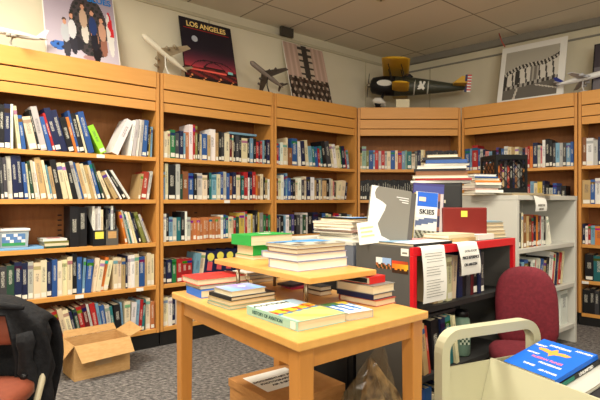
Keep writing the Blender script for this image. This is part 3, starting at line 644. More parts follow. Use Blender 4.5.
# grey display book with white shape, leaning back
e = empty('display_book', tuple(fr(.005, .225, zC+.0125)), 0, 'large grey book with white curved shape standing on the red edged case', 'book', rot=(R(-8), R(9), R(8)))
o = MB().box(0, .165, 0, .016, 0, .218).build('cover', 'tint', e, bev=.001); o.color = col4((132, 128, 118))
o = MB().box(.1655, .185, .001, .03, 0, .213).build('spine', 'tint', e); o.color = col4((92, 88, 84))
sh = [(0, 0)]+[(.165*u, .218*v) for u, v in ((.66, 0), (.64, .05), (.36, .12), (.27, .27), (.24, .33), (.38, .59), (.40, .68), (.30, .73), (.13, .78), (.09, .87), (.12, .95), (.17, 1))]+[(0, .218)]
MB().prism(sh, 0, .0012, Matrix.Rotation(R(90), 4, 'X')).build('white_shape', 'white', e)
pr = MB()
for k in range(3): pr.box(.105+.012*k, .155, -.0009, -.0002, .185-.009*k, .188-.009*k)
pr.build('printed_lines', 'inkwhite', e)
# magazines standing
for i, (s_, t_, w_, h_, c_, lb) in enumerate(((.311, .243, .135, .243, 'purple', 'purple magazine standing behind the blue headed magazine'), (.308, .232, .05, .20, 'yellow', 'yellow edged booklet standing behind the blue headed magazine'))):
    o = MB().box(0, w_, 0, .010, 0, h_).build('magazine', 'tint', None, tuple(fr(s_, t_, zC+.001)), 0, rot=(R(-4), R(4), R(5)))
    o.color = jit(c_); tag(o, lb, 'magazine', 'magazines standing on the red edged case')
    if i == 0: pic('cover_picture', w_-.004, h_-.02, 10, 14, lambda u, v: (74, 80, 146) if v > .88 else (200, 190, 190) if u > .93 else (150, 96, 84) if math.sin(v*20+u*5) > .2 else (60, 54, 84), o, (.002, -.0006, .01), (R(90), 0, 0))
e = empty('magazine', tuple(fr(.295, .218, zC+.001)), 0, 'magazine with a bright blue heading and an airship picture, standing up', 'magazine', 'magazines standing on the red edged case', rot=(R(-5), R(5), R(5)))
MB().box(0, .095, 0, .007, 0, .205).build('body', 'white', e)
def sk(u, v):
    if v > .70: return (38, 104, 214) if u > .05 else (240, 240, 230)
    if v > .46: return (234, 236, 232)
    if .28 < v-.12*u < .40: return (88, 104, 140)
    if v < .2: return (84, 82, 66) if math.sin(u*30+v*40) > 0 else (170, 170, 150)
    return (214, 218, 216)
pic('cover_picture', .093, .203, 20, 30, sk, e, (.001, -.0007, .001), (R(90), 0, 0))
text('SKIES', .028, 'ink', e, (.049, -.0018, .12), (R(90), 0, 0), bold=.0008)
pic('heading_spot', .03, .018, 3, 2, lambda u, v: (240, 214, 190), e, (.012, -.0016, .165), (R(90), 0, 0))
# maroon binder
p = fr(.42, .16, zC+.001)
e = empty('binder', tuple(p), R(6), 'maroon binder with a yellow sticky note standing on the red edged case', 'binder')
o = MB().box(0, .198, 0, .03, 0, .134).build('cover', 'tint', e, bev=.005); o.color = col4((126, 34, 26))
MB().box(.08, .108, -.0012, -.0004, .094, .120).build('sticky_note', 'sticky', e)
# pile of folders at the right end
zz = zC
for i in range(5):
    c_ = ('cream', 'tan', 'lightgrey', 'tan', 'lightblue')[i]; th = (.016, .014, .018, .015, .006)[i]
    flat('folder', '%s folder, %s in the pile right of the maroon binder' % (CN.get(c_, c_), ('lowest', 'second lowest', 'middle one', 'second highest', 'topmost')[i]), fr(.605+.002*(i % 2), .07+.004*i), R(30), .14, .13, zz, th, c_, 'B', 'pile of folders right of the maroon binder', cat='folder'); zz += th+.0006
# white card sign
p = fr(-.005, .20, zC+.001)
e = empty('sign_card', (p.x-.0, p.y, p.z), 0, 'white card with pale yellow writing leaning at the left of the grey book', 'sign', rot=(R(-12), R(-8), R(-8)))
MB().box(-.035, .04, 0, .0015, 0, .085).build('card', 'paper', e)
pr = MB()
for k in range(3): pr.box(-.024, .026-.006*(k % 2), -.0010, -.0002, .060-.016*k, .066-.016*k)
pr.build('writing', 'inkpale', e)

# ------------------------------------------------------------------ blue grey cabinet behind with paper piles
cb = fr(.0, .285)
e = empty('cabinet', tuple(cb), A40, 'blue grey low cabinet standing behind the red edged bookcase', 'cabinet')
MB().box(0, .36, 0, .42, 0, .74).build('body', 'black', e)  # black stands in for the shade under the table
MB().box(0, .36, 0, .42, .7405, zC-.012).build('unshaded_band', 'bluegrey', e)  # the cabinet's own blue grey, kept only above the painted shade
MB().box(-.002, .362, -.0, .422, zC-.011, zC).build('cabinet_top', 'lightsteel', e)
MB().box(-.003, -.0005, .03, .20, .1, .72).box(-.003, -.0005, .22, .39, .1, .72).build('door', 'black', e)  # doors blackened with the same under-table shade
MB().box(-.012, -.0035, .17, .18, .42, .54).build('handle', 'chrome', e)
zz = zC; base = cb+av*.035+bv*.035
PC = ['white', 'lightgrey', 'grey', 'pink', 'white', 'cream', 'white', 'tan']
for i, c_ in enumerate(PC):
    th = (.012, .014, .008, .007, .012, .012, .008, .010)[i]
    flat('magazine', '%s magazine, %s from the bottom of the pile on the blue grey cabinet' % (CN.get(c_, c_), ordn(i+1)), base+av*random.uniform(-.01, .01)+bv*random.uniform(-.008, .008), A40+R(random.uniform(-5, 5)), .15, .22, zz, th, c_, 'B', 'pile of magazines on the blue grey cabinet', cat='magazine', pages='pageswhite'); zz += th+.0006
o = MB().box(0, .12, 0, .18, 0, .005).build('magazine', 'print', None, tuple(base+av*.01+bv*.01+Vector((0, 0, zz+.0006))), A40)
pic('cover_picture', .118, .178, 10, 12, lambda u, v: (110, 160, 220) if v < .4 else (50, 50, 50) if u < .4 else (200, 200, 190), o, (.001, .001, .0056))
tag(o, 'magazine with blue and black cover on top of the pile on the blue grey cabinet', 'magazine', 'pile of magazines on the blue grey cabinet')

# ------------------------------------------------------------------ charcoal filing cabinet with book piles
fc = empty('filing_cabinet', (.715, 2.57, 0), R(-14), 'charcoal filing cabinet behind the red edged case, books piled on top', 'cabinet')
MB().box(-.12, .12, -.13, .15, 0, 1.11).build('body', 'darksteel', fc, bev=.004)
for z in (.05, .32, .59, .86):
    d_ = MB().box(-.112, .112, -.142, -.131, z, z+.24).build('drawer', 'darksteel', fc, bev=.002)
    MB().box(-.04, .04, -.155, -.143, z+.15, z+.165).build('handle', 'chrome', d_)
zz = 1.11
rowsx = [(.29, .012, 'white', 'F'), (.27, .010, 'red', 'F'), (.27, .014, 'cream', 'B'), (.25, .022, 'brown', 'F'), (.25, .010, 'black', 'F'), (.24, .016, 'white', 'B'), (.22, .010, 'lightgrey', 'B'), (.20, .018, 'blue', 'F'), (.19, .012, 'black', 'F'), (.15, .012, 'cream', 'B')]
for i, (w_, th, c_, sp_) in enumerate(rowsx):
    a_ = R(-14+random.uniform(-4, 4)); n_ = Vector((.73, 2.57, 0))+Vector((-w_*.55+.03*random.uniform(-1, 1), -.10, 0))
    flat('book', '%s book, %s from bottom in the pile on the charcoal filing cabinet' % (CN.get(c_, c_), ordn(i+1)), n_, a_, w_, .19, zz, th, c_, sp_, 'pile of books on the charcoal filing cabinet', pages='pageswhite'); zz += th+.0006

# ------------------------------------------------------------------ grey metal bookcase
P0 = Vector((1.316, 2.97, 0)); zG = 1.056; WG, DG = .9, .4
ge = empty('metal_bookcase', tuple(P0), A40, 'tall light grey metal bookcase with a black crate on top', 'bookcase')
MB().box(0, .03, 0, DG, 0, zG-.03).build('side_panel', 'lightsteel', ge, bev=.002)
MB().box(WG-.03, WG, 0, DG, 0, zG-.03).build('side_panel', 'lightsteel', ge, bev=.002)
MB().box(.03, WG-.03, DG-.015, DG-.002, .02, zG-.03).build('back_panel', 'lightsteel', ge)
MB().box(-.002, WG+.002, -.002, DG, zG-.0295, zG).build('top_panel', 'lightsteel', ge, bev=.002)
for z in (.723, .432, .14): MB().box(.031, WG-.031, .004, DG-.016, z-.028, z).build('shelf', 'lightsteel', ge, bev=.002)
NG = 'light grey metal bookcase'
row(P0, A40, [(.03, .70, "black 8 22 0;cream 2 22;brown 4 21;tan 3 20;brown 4 21;red 2 21;black 3 20;navy 3 20;orange 2 21;charcoal 3 20;red 2 20;lightgrey 3 19;black 4 20;white 3 19 16")], .7236, 'top shelf', NG, 'books on the top shelf, light grey metal bookcase', lab=.7, x0off=.03, width=.84, yoff=.03)
row(P0, A40, [(.02, .955, "white 3 19 0;navy 4 20;lightblue 4 20;blue 5 21;black 4 20;white 3 21 -8;red 3 20 -9;lightgrey 4 21 -9;cream 3 20 -9;blue 4 20 -9;tan 3 19 -9;black 4 21 -9;white 6 24 -10;red 2 22 -10;cream 4 23 -10;navy 2 23 -10;tan 3 23 -10;red 3 23 -10;cream 4 23 -10")], .4326, 'middle shelf', NG, 'books on the middle shelf, light grey metal bookcase', lab=.3, x0off=.03, width=.84, yoff=.03)
row(P0, A40, [(.05, .80, "red 3 21 -4;white 3 21 -4;cream 4 20 -4;black 3 21 -4;tan 3 22 -4;grey 4 21 -4;red 3 20 0;cream 4 21;tan 3 22;black 4 21;cream 3 21;grey 4 21;tan 3 20"), (.82, .95, "white 12 24 0")], .1406, 'bottom shelf', NG, 'books on the bottom shelf, light grey metal bookcase', lab=.3, x0off=.03, width=.84, yoff=.03)
def gp(s, t, z=0): return P0+av*s+bv*t+Vector((0, 0, z))
# flat papers and folders on top of it
for i, (s_, t_, w_, l_, th, c_, nm) in enumerate(((.0, .02, .44, .25, .008, 'tan', 'tan folder lying under the black crate on the grey metal case, lowest'), (-.01, .03, .40, .24, .006, 'lightgrey', 'pale folder directly beneath the black crate'))):
    flat('folder', nm, gp(s_, t_), A40+R(-8+5*i), w_, l_, zG+.009*i, th, c_, 'B', cat='folder')
flat('folder', 'thin cream folder right of the black crate on the grey metal case', gp(.46, .03), R(30), .17, .2, zG, .007, 'cream', 'F', cat='folder')
# books piled left of the crate, on the grey metal case
zz = zG
for i, (w_, th, c_) in enumerate(((.17, .014, 'tan'), (.19, .018, 'white'), (.18, .010, 'red'), (.19, .020, 'lightgrey'), (.18, .014, 'white'), (.18, .012, 'orange'), (.19, .014, 'cream'), (.17, .010, 'blue'), (.17, .014, 'white'))):
    flat('book', '%s book, %s from bottom in the pile left of the black crate' % (CN.get(c_, c_), ordn(i+1)), gp(-.15+random.uniform(-.01, .01), .40-.21+random.uniform(-.01, .01))+Vector((.0, 0, 0)), R(15+random.uniform(-6, 6)), w_, .14, zz, th, c_, 'F' if i % 2 else 'B', 'pile of books left of the black crate', pages='pageswhite'); zz += th+.0006
# milk crate
cp = Vector((1.255, 3.14, zG+.0175))
ce = empty('milk_crate', tuple(cp), R(6), 'black plastic milk crate full of books on top of the grey case', 'crate')
def crate_side(L_, H_, T):
    mb = MB(); b_ = .008
    for (x0, x1, z0, z1) in ((0, L_, 0, .03), (0, L_, H_-.03, H_), (0, .016, .03, H_-.03), (L_-.016, L_, .03, H_-.03)): mb.box(x0, x1, 0, b_, z0, z1, 0, T)
    # diagonal lattice
    n = 4
    for d in (-1, 1):
        for k in range(-n, 2*n):
            x0 = k*L_/n; z0, z1 = .03, H_-.03; xa, xb = (x0, x0+d*(z1-z0)*.9)
            pa, pb = Vector((xa, .004, z0)), Vector((xb, .004, z1))
            def clip(p_, q_, lim, hi):
                return p_
            lo_, hi_ = .016, L_-.016
            if max(xa, xb) < lo_ or min(xa, xb) > hi_: continue
            ts = [0, 1]
            for lim in (lo_, hi_):
                t_ = (lim-xa)/(xb-xa)
                if 0 < t_ < 1: ts.append(t_)
            ts = sorted(ts); seg = [t_ for t_ in ts if lo_-1e-6 <= xa+(xb-xa)*t_ <= hi_+1e-6]
            if len(seg) < 2: continue
            p0_, p1_ = pa.lerp(pb, seg[0]), pa.lerp(pb, seg[-1]); wv_ = Vector((.0028, 0, 0))
            vs = [T @ v for v in (p0_-wv_+Vector((0, -.002, 0)), p0_+wv_+Vector((0, -.002, 0)), p1_+wv_+Vector((0, -.002, 0)), p1_-wv_+Vector((0, -.002, 0)), p0_-wv_+Vector((0, .002, 0)), p0_+wv_+Vector((0, .002, 0)), p1_+wv_+Vector((0, .002, 0)), p1_-wv_+Vector((0, .002, 0)))]
            mb.add(vs, [(0, 1, 2, 3), (7, 6, 5, 4), (0, 4, 5, 1), (2, 6, 7, 3), (1, 5, 6, 2), (0, 3, 7, 4)])
    return mb
WC, DC, HC = .215, .21, .245
I4 = Matrix.Identity(4)
for nm, T, L_ in (('front_side', I4, WC), ('rear_side', Matrix.Translation((0, DC-.008, 0)), WC), ('left_side', Matrix.Translation((.008, .008, 0)) @ Matrix.Rotation(R(90), 4, 'Z'), DC-.016), ('right_side', Matrix.Translation((WC, .008, 0)) @ Matrix.Rotation(R(90), 4, 'Z'), DC-.016)):
    crate_side(L_, HC, T).build(nm, 'crate', ce)
MB().box(.008, WC-.008, .008, DC-.008, 0, .006).build('base', 'crate', ce)
crate_books = [('brown', 16, .19), ('orange', 12, .17), ('maroon', 18, .18), ('tan', 14, .16), ('charcoal', 22, .20), ('rustred', 15, .17), ('black', 24, .21), ('navy', 14, .235), ('brown', 18, .19), ('grey', 16, .18), ('black', 20, .21)]
x = .014
for i, (c_, w_, h_) in enumerate(crate_books):
    w_ = w_*.00092
    p = cp+Matrix.Rotation(R(6), 4, 'Z') @ Vector((x, .03, .0066))
    put_book(w_, h_, .15, c_, p, R(6), 0, '%s book inside the black milk crate, %s from the left' % (CN.get(c_, c_), ordn(i+1)), 'books in the milk crate', .1); x += w_+.001
# hanging notice on the grey case
e = hang('paper_sheet', 'white notice hanging from the top edge of the light grey case', .20, .36, zG+.001, .955, 0, over=.10, origin=P0, front=-.006, bow=.012)
text('AMERICAN', .020, 'greytrim', e, (.28, -.0225, -.065), (R(90), 0, 0), bold=.001)
text('HISTORY', .016, 'greytrim', e, (.28, -.0225, -.088), (R(90), 0, 0), bold=.001)

# ------------------------------------------------------------------ book truck
Mp = Vector((.599, 1.545, 0)); tu = Vector((.414, -.91, 0)).normalized(); tv = Vector((.91, .414, 0)).normalized()
# local frame: x = v (width), y = -u (away from camera), so rotate by angle of tv
TA = math.atan2(tv.y, tv.x)
te2 = empty('book_truck', tuple(Mp), TA, 'cream metal book truck with a rounded handle, blue book on it', 'book truck')
W2 = .191; LT = .72
def arch(y):
    pts = [(-W2, y, .10), (-W2, y, .565)]
    for k in range(7): a = math.pi-k*math.pi/12; pts.append((-W2+.055+.055*math.cos(a), y, .565+.055*math.sin(a)))
    for k in range(7): a = math.pi/2-k*math.pi/12; pts.append((W2-.055+.055*math.cos(a), y, .565+.055*math.sin(a)))
    pts.append((W2, y, .10)); return pts
def rect_sweep(pts, wd, hd):   # flat bar following a path in the XZ plane
    mb = MB(); vs = []; n = len(pts)
    for i, p in enumerate(pts):
        t = (Vector(pts[min(i+1, n-1)])-Vector(pts[max(i-1, 0)])).normalized(); nn = Vector((t.z, 0, -t.x)); p = Vector(p)
        vs += [p+nn*wd/2+Vector((0, -hd/2, 0)), p-nn*wd/2+Vector((0, -hd/2, 0)), p-nn*wd/2+Vector((0, hd/2, 0)), p+nn*wd/2+Vector((0, hd/2, 0))]
    fs = [(4*i+k, 4*i+(k+1) % 4, 4*i+4+(k+1) % 4, 4*i+4+k) for i in range(n-1) for k in range(4)]+[(0, 1, 2, 3), tuple(4*n-4+k for k in (3, 2, 1, 0))]
    mb.add(vs, fs); return mb
for y in (.0, -LT):
    rect_sweep(arch(y), .03, .036).build('handle_frame', 'cream', te2, bev=.006)
    MB().box(-W2+.015, W2-.015, y-.003, y+.003, .12, .52).build('end_panel', 'cream', te2)
    for x in (-W2, W2):
        c_ = MB().box(x-.012, x+.012, y-.02, y+.02, .06, .10).build('caster', 'chrome', te2)
        MB().tube([(x-.012, y, .031), (x+.012, y, .031)], .03, 16).build('wheel', 'black', c_)
def leaf(pts, th, name):  # shelf sheet: cross section polyline in XZ swept along the truck
    mb = MB(); y0, y1 = -.005, -LT+.005; vs = []
    for y in (y0, y1):
        for (x, z) in pts: vs.append((x, y, z))
        for (x, z) in pts: vs.append((x+th*.25, y, z-th))
    n = len(pts); N2_ = 2*n; fs = []
    for i in range(n-1):
        fs += [(i, i+1, N2_+i+1, N2_+i), (n+i, N2_+n+i, N2_+n+i+1, n+i+1), (i, n+i, n+i+1, i+1), (N2_+i, N2_+i+1, N2_+n+i+1, N2_+n+i)]
    fs += [(0, N2_, N2_+n, n), (n-1, 2*n-1, N2_+2*n-1, N2_+n-1)]
    mb.add(vs, fs); mb.build(name, 'cream', te2)
leaf([(-.17, .335), (-.075, .29), (-.003, .527), (.003, .527)], .003, 'sloping_shelf')
leaf([(.004, .455), (.172, .455), (.172, .475)], .003, 'shelf')
leaf([(-.17, .16), (.17, .16)], .003, 'lower_shelf')
# books on the truck: tilted stack
TM = Matrix.Translation(Mp) @ Matrix.Rotation(TA, 4, 'Z')
tilt = math.atan2(.046, .172)
def truck_flat(name, label, x, y, w_, l_, z, th, c_, sp_, group=None, pages='pageswhite', cat='book', extra=0):
    """x,y local start corner at the divider, book raised towards the far side"""
    m4 = TM @ Matrix.Translation((x, y, z)) @ Matrix.Rotation(extra, 4, 'Z') @ Matrix.Rotation(-tilt, 4, 'Y')
    o = flat(name, label, (0, 0), 0, w_, l_, 0, th, c_, sp_, group, pages=pages, cat=cat)
    o.location = m4.translation; o.rotation_euler = m4.to_euler(); return o
TGp = 'books stacked on the book truck'
zz = .4725
truck_flat('book', 'dark book at the bottom of the tilted stack on the truck', .012, -.34, .165, .26, zz, .020, 'black', 'B', TGp)
truck_flat('book', 'large pale magazine under the teal book on the truck', .009, -.29, .192, .24, zz+.0215, .010, 'lightgrey', 'B', TGp)
o = truck_flat('book', 'black and teal book beneath the blue book on the truck', .006, -.235, .185, .175, zz+.0325, .013, 'black', 'F', TGp)
text('UNLIMITED', .012, 'inkwhite', o, (.12, -.0008, .0065), (R(90), 0, 0), bold=.0004)
o2 = MB().box(.0, .07, -.0008, -.0001, .001, .012).build('spine_band', 'tint', o); o2.color = col4((30, 120, 100))
o = truck_flat('book', 'bright blue book with an orange winged bird on its cover', .003, -.232, .181, .178, zz+.047, .013, (16, 100, 206), 'F', TGp)
# winged emblem
def sgn(pts, name, mat, colr=None):
    q = MB().prism(pts, 0, .0006).build(name, mat, o, (0, 0, .0131));
    if colr: q.color = col4(colr)
    return q
wing = [(.0, .0), (.01, .008), (.03, .013), (.052, .008), (.045, .0), (.025, -.002), (.008, -.006), (.0, -.018), (-.008, -.006), (-.025, -.002), (-.045, .0), (-.052, .008), (-.03, .013), (-.01, .008), (-.003, .02), (.003, .02)]
wing = [(.0, -.018), (.008, -.006), (.025, -.002), (.045, .0), (.052, .008), (.03, .012), (.01, .008), (.003, .02), (-.003, .02), (-.01, .008), (-.03, .012), (-.052, .008), (-.045, .0), (-.025, -.002), (-.008, -.006)]
ca, sa = math.cos(R(-90)), math.sin(R(-90))
sgn([(.118+x*1.05*ca-y*1.2*sa, .098+x*1.05*sa+y*1.2*ca) for x, y in wing], 'bird_emblem', 'tint', (236, 160, 70))
for (x, y, s_, b_, mt) in ((.155, .10, .013, 'SYMPOSIUM', 'inkwhite'), (.075, .085, .014, 'RUSSIAN TUNES', 'pinkink'), (.165, .03, .011, 'AVIATION', 'inkwhite'), (.14, .155, .012, 'FLIGHT', 'inkwhite'), (.092, .145, .010, 'HISTORY', 'inkwhite'), (.055, .06, .011, 'PROCEEDINGS', 'inkwhite'), (.03, .11, .012, 'WINGS', 'inkwhite'), (.02, .04, .011, 'AIR POWER', 'inkwhite')):
    text(b_, s_, mt, o, (x, y, .0137), (0, 0, R(-90)), bold=.0003)

# ------------------------------------------------------------------ maroon chair
mc = empty('chair', (.90, 1.88, 0), R(-14), 'maroon upholstered chair with a rounded back by the red edged case', 'chair')
def pad(w_, h_, d_, topround=.5, n=12, bulge=.02):
    """cushion standing in XZ, rounded outline"""
    mb = MB(); out = []
    N_ = 40; rr = min(w_, h_)*topround
    for k in range(N_):
        a = 2*math.pi*k/N_; ex = 2/ (2.0 if math.sin(a) > 0 else 5.0) 
        cx, sz = math.cos(a), math.sin(a)
        p = 2.6 if sz > 0 else 5
        r_ = (abs(cx)**p+abs(sz)**p)**(-1/p)
        out.append((cx*r_*w_/2, h_/2+sz*r_*h_/2))
    rings = [(-d_/2, .0), (-d_/2, .75), (-d_*.42, .92), (-d_*.2, 1.0), (d_*.2, 1.0), (d_*.42, .92), (d_/2, .75), (d_/2, 0)]
    vs = []
    for (y, s_) in rings:
        yy = y*(1+.25*(1-s_))
        for (x, z) in out: vs.append((x*s_, yy, h_/2+(z-h_/2)*s_))
    fs = [(i*N_+k, i*N_+(k+1) % N_, (i+1)*N_+(k+1) % N_, (i+1)*N_+k) for i in range(len(rings)-1) for k in range(N_)]
    mb.add(vs, fs, 0, True); return mb
bp_ = pad(.24, .325, .06).build('backrest', 'maroon', mc, (0, .13, .425)); bp_.rotation_euler = (R(-10), 0, 0)
st = pad(.32, .32, .07).build('seat', 'maroon', mc, (0, .13, .42)); st.rotation_euler = (R(90), 0, 0)
MB().tube([(0, -.04, .10), (0, -.04, .39)], .022, 14).build('gas_column', 'black', mc)
for k in range(5):
    a = 2*math.pi*k/5
    lg = MB().tube([(0, -.04, .10), (.11*math.cos(a), -.04+.11*math.sin(a), .085), (.20*math.cos(a), -.04+.20*math.sin(a), .065)], [.02, .016, .012], 8).build('leg', 'black', mc)
    MB().tube([(.20*math.cos(a)-.01, -.04+.20*math.sin(a), .026), (.20*math.cos(a)+.01, -.04+.20*math.sin(a), .026)], .025, 12).build('caster', 'black', lg)
MB().tube([(0, .0, .37), (0, .16, .385), (0, .20, .44), (0, .185, .55)], .014, 8).build('back_bracket', 'black', mc)

# ------------------------------------------------------------------ rust chair with black jacket, left edge
rc = empty('chair', (-1.05, 1.42, 0), R(4), 'rust orange vinyl chair with a black jacket over its back', 'chair')
st = pad(.43, .40, .06).build('seat', 'rust', rc, (0, .20, .42)); st.rotation_euler = (R(90), 0, 0)
bb = pad(.35, .125, .04).build('backrest', 'rust', rc, (0, .23, .535)); bb.rotation_euler = (R(-6), 0, 0)
for sx in (-1, 1):
    MB().tube([(sx*.212, .13, .0), (sx*.212, .14, .37), (sx*.208, .20, .44), (sx*.185, .25, .55), (sx*.175, .25, .63)], .011, 10).build('rear_leg', 'beige', rc)
    MB().tube([(sx*.19, -.16, .0), (sx*.19, -.15, .375), (sx*.19, .12, .375)], .011, 10).build('front_leg', 'beige', rc)
# jacket
je = empty('jacket', (-1.10, 1.42, .355), R(4), 'black jacket hanging over the back of the rust orange chair', 'jacket')
def wr(u, v, k): return math.sin(u*9+k)*.006+math.sin(v*17+u*16+k*2)*.006+math.sin(u*33-v*19)*.005+math.sin(u*61+v*27)*.0025
mb = MB(); nu, nv = 34, 40; vs = []
# path over the back: starts in front low on the right, goes up over the top and down behind
for j in range(nv+1):
    t = j/nv
    for i in range(nu+1):
        u = i/nu; x = -.24+.50*u
        front_low = .702-.50*max(0, min(1, (u-.80)/.08))   # drops on the right hand side
        if t < .4: s_ = t/.4; y = .185-.015*(1-s_); z = front_low+(.70-front_low)*s_
        elif t < .6: s_ = (t-.4)/.2; a = math.pi*(1-s_); y = .245+.06*math.cos(a); z = .70+.035*math.sin(a)
        else: s_ = (t-.6)/.4; y = .305+.02*s_; z = .70-.52*s_
        sh_ = .05*((u-.45)*2)**4
        q = wr(u, z*1.3, 1.0 if t < .5 else 2.7)
        z -= sh_ + (.012*math.sin(u*5+1))*(1 if .3 < t < .7 else .3)
        x2 = x+.02*math.sin(z*14)+(.03*(.7-z) if u > .8 else 0)
        vs.append((x2, y+(q if t > .5 else -q)-(0 if .4 < t < .6 else .0), z-.40))
fs = [(j*(nu+1)+i, j*(nu+1)+i+1, (j+1)*(nu+1)+i+1, (j+1)*(nu+1)+i) for j in range(nv) for i in range(nu)]
mb.add(vs, fs, 0, True); jo = mb.build('body', 'jacket', je)
sm_ = jo.modifiers.new('thick', 'SOLIDIFY'); sm_.thickness = .008
sl = []
for k in range(14):
    t = k/13; sl.append((.228+.012*math.sin(t*3), .215+.02*math.sin(t*5), .25-.50*t+.0))
MB().tube(sl, [.036+.007*math.sin(k*2.1) for k in range(14)], 14).build('sleeve', 'jacket', je)
sl = [( .212+.03*(k/11)+.006*math.sin(k*1.3), .165-.008*math.sin(k), .235-.34*(k/11)) for k in range(12)]
MB().tube(sl, [.024+.005*math.sin(k*1.9) for k in range(12)], 12).build('sleeve', 'jacket', je)
cl = [(-.20+.40*k/12, .185, .318+.006*math.sin(k*.9)) for k in range(13)]
MB().tube(cl, [.010+.003*math.sin(k*2) for k in range(13)], 10).build('collar', 'jacket', je)
for z in (.10, .02, -.06): MB().tube([(.222, .150, z), (.222, .134, z)], .009, 12).build('button', 'black', je)

# ------------------------------------------------------------------ open cardboard box on the floor
bo = Vector((-1.271, 2.76, 0)); BA = math.atan2(.215, .241)
be = empty('cardboard_box', tuple(bo), BA, 'open brown cardboard box with spread flaps on the carpet before the bookcase', 'box')
bw, bd_, bh = .32, .215, .2
mb = MB(); t = .004
mb.box(0, bw, 0, t, 0, bh).box(0, bw, bd_-t, bd_, 0, bh).box(0, t, t, bd_-t, 0, bh).box(bw-t, bw, t, bd_-t, 0, bh).box(t, bw-t, t, bd_-t, 0, t)
mb.build('body', 'card', be)
def flap(p0, p1, q1, q0):
    p0, p1, q1, q0 = map(Vector, (p0, p1, q1, q0)); n = (p1-p0).cross(q0-p0).normalized()*.0035
    m_ = MB(); vs = [p0, p1, q1, q0, p0+n, p1+n, q1+n, q0+n]; m_.add(vs, [(0, 1, 2, 3), (7, 6, 5, 4), (0, 4, 5, 1), (1, 5, 6, 2), (2, 6, 7, 3), (3, 7, 4, 0)]); return m_.build('flap', 'card', be)
flap((0, -.001, bh), (bw, -.001, bh), (bw+.0, -.07, bh-.075), (.02, -.07, bh-.085))
flap((0, 0, bh+.001), (0, bd_, bh+.001), (-.055, bd_-.03, bh-.08), (-.075, .03, bh-.105))
flap((bw, 0, bh+.001), (bw, bd_, bh+.001), (bw+.085, bd_-.01, bh+.045), (bw+.085, .01, bh+.03))
flap((0, bd_, bh+.001), (bw, bd_, bh+.001), (bw-.01, bd_+.02, bh+.04), (.01, bd_+.02, bh+.04))
MB().box(.115, .21, -.0008, -.0001, .065, .125).build('label', 'tint', be).color = col4((190, 160, 120))

# ------------------------------------------------------------------ closed carton under the table with notice
q0 = Vector((-.262, 1.827, 0)); cang = R(38)
ce2 = empty('carton', tuple(q0), cang, 'closed brown carton with a printed notice on its lid, under the table', 'box')
MB().box(0, .30, -.30, 0, 0, .33).build('body', 'cardin', ce2, bev=.002)
lid_ = MB().box(-.004, .304, -.304, .004, .3305, .360).build('lid', 'cardin', ce2, bev=.002)
pz = MB().box(.035, .23, -.20, -.035, .3605, .3613).build('notice', 'paper', ce2)
pz.rotation_euler = (0, 0, 0)
for k, s_ in enumerate(('DOCUMENTARY FILMS', 'PHOTOGRAPHS OF', 'AIR & SPACE')): text(s_, .019, 'ink', pz, (.135, -.105-.028*k, .3618), (0, 0, 0), bold=.0005)
# ---- clear plastic bag holding brown paper, under the table
gb = empty('plastic_bag', (.235, 1.56, 0), 0, 'tall crumpled clear plastic bag holding brown paper, under the table', 'bag')
def crumple(rad, H_, amp, seed, n=22, m_=18, mat='film', name='bag_film'):
    rnd = random.Random(seed); mb = MB(); vs = []
    ph = [rnd.uniform(0, 6) for _ in range(8)]
    for j in range(m_+1):
        t = j/m_
        for i in range(n):
            a = 2*math.pi*i/n
            r_ = rad*(1-.88*t**3)*(1+amp*math.sin(3*a+ph[0]+t*4)+amp*.8*math.sin(7*a+ph[1]-t*7)+amp*.5*rnd.uniform(-1, 1))
            vs.append((r_*math.cos(a)+.03*t*math.sin(t*5+ph[2]), r_*math.sin(a)*.8, t*H_*(1+.04*math.sin(2*a+ph[3]))))
    fs = [(j*n+i, j*n+(i+1) % n, (j+1)*n+(i+1) % n, (j+1)*n+i) for j in range(m_) for i in range(n)]+[tuple(range(n))[::-1], tuple(range(m_*n, m_*n+n))]
    mb.add(vs, fs, 0, False); return mb.build(name, mat, gb)
crumple(.12, .535, .2, 3)
M['brownpaper'] = noisy('brown_paper', (62, 44, 26), (176, 142, 92), 18, .6, bump=.6)
crumple(.10, .50, .2, 5, mat='brownpaper', name='brown_paper')

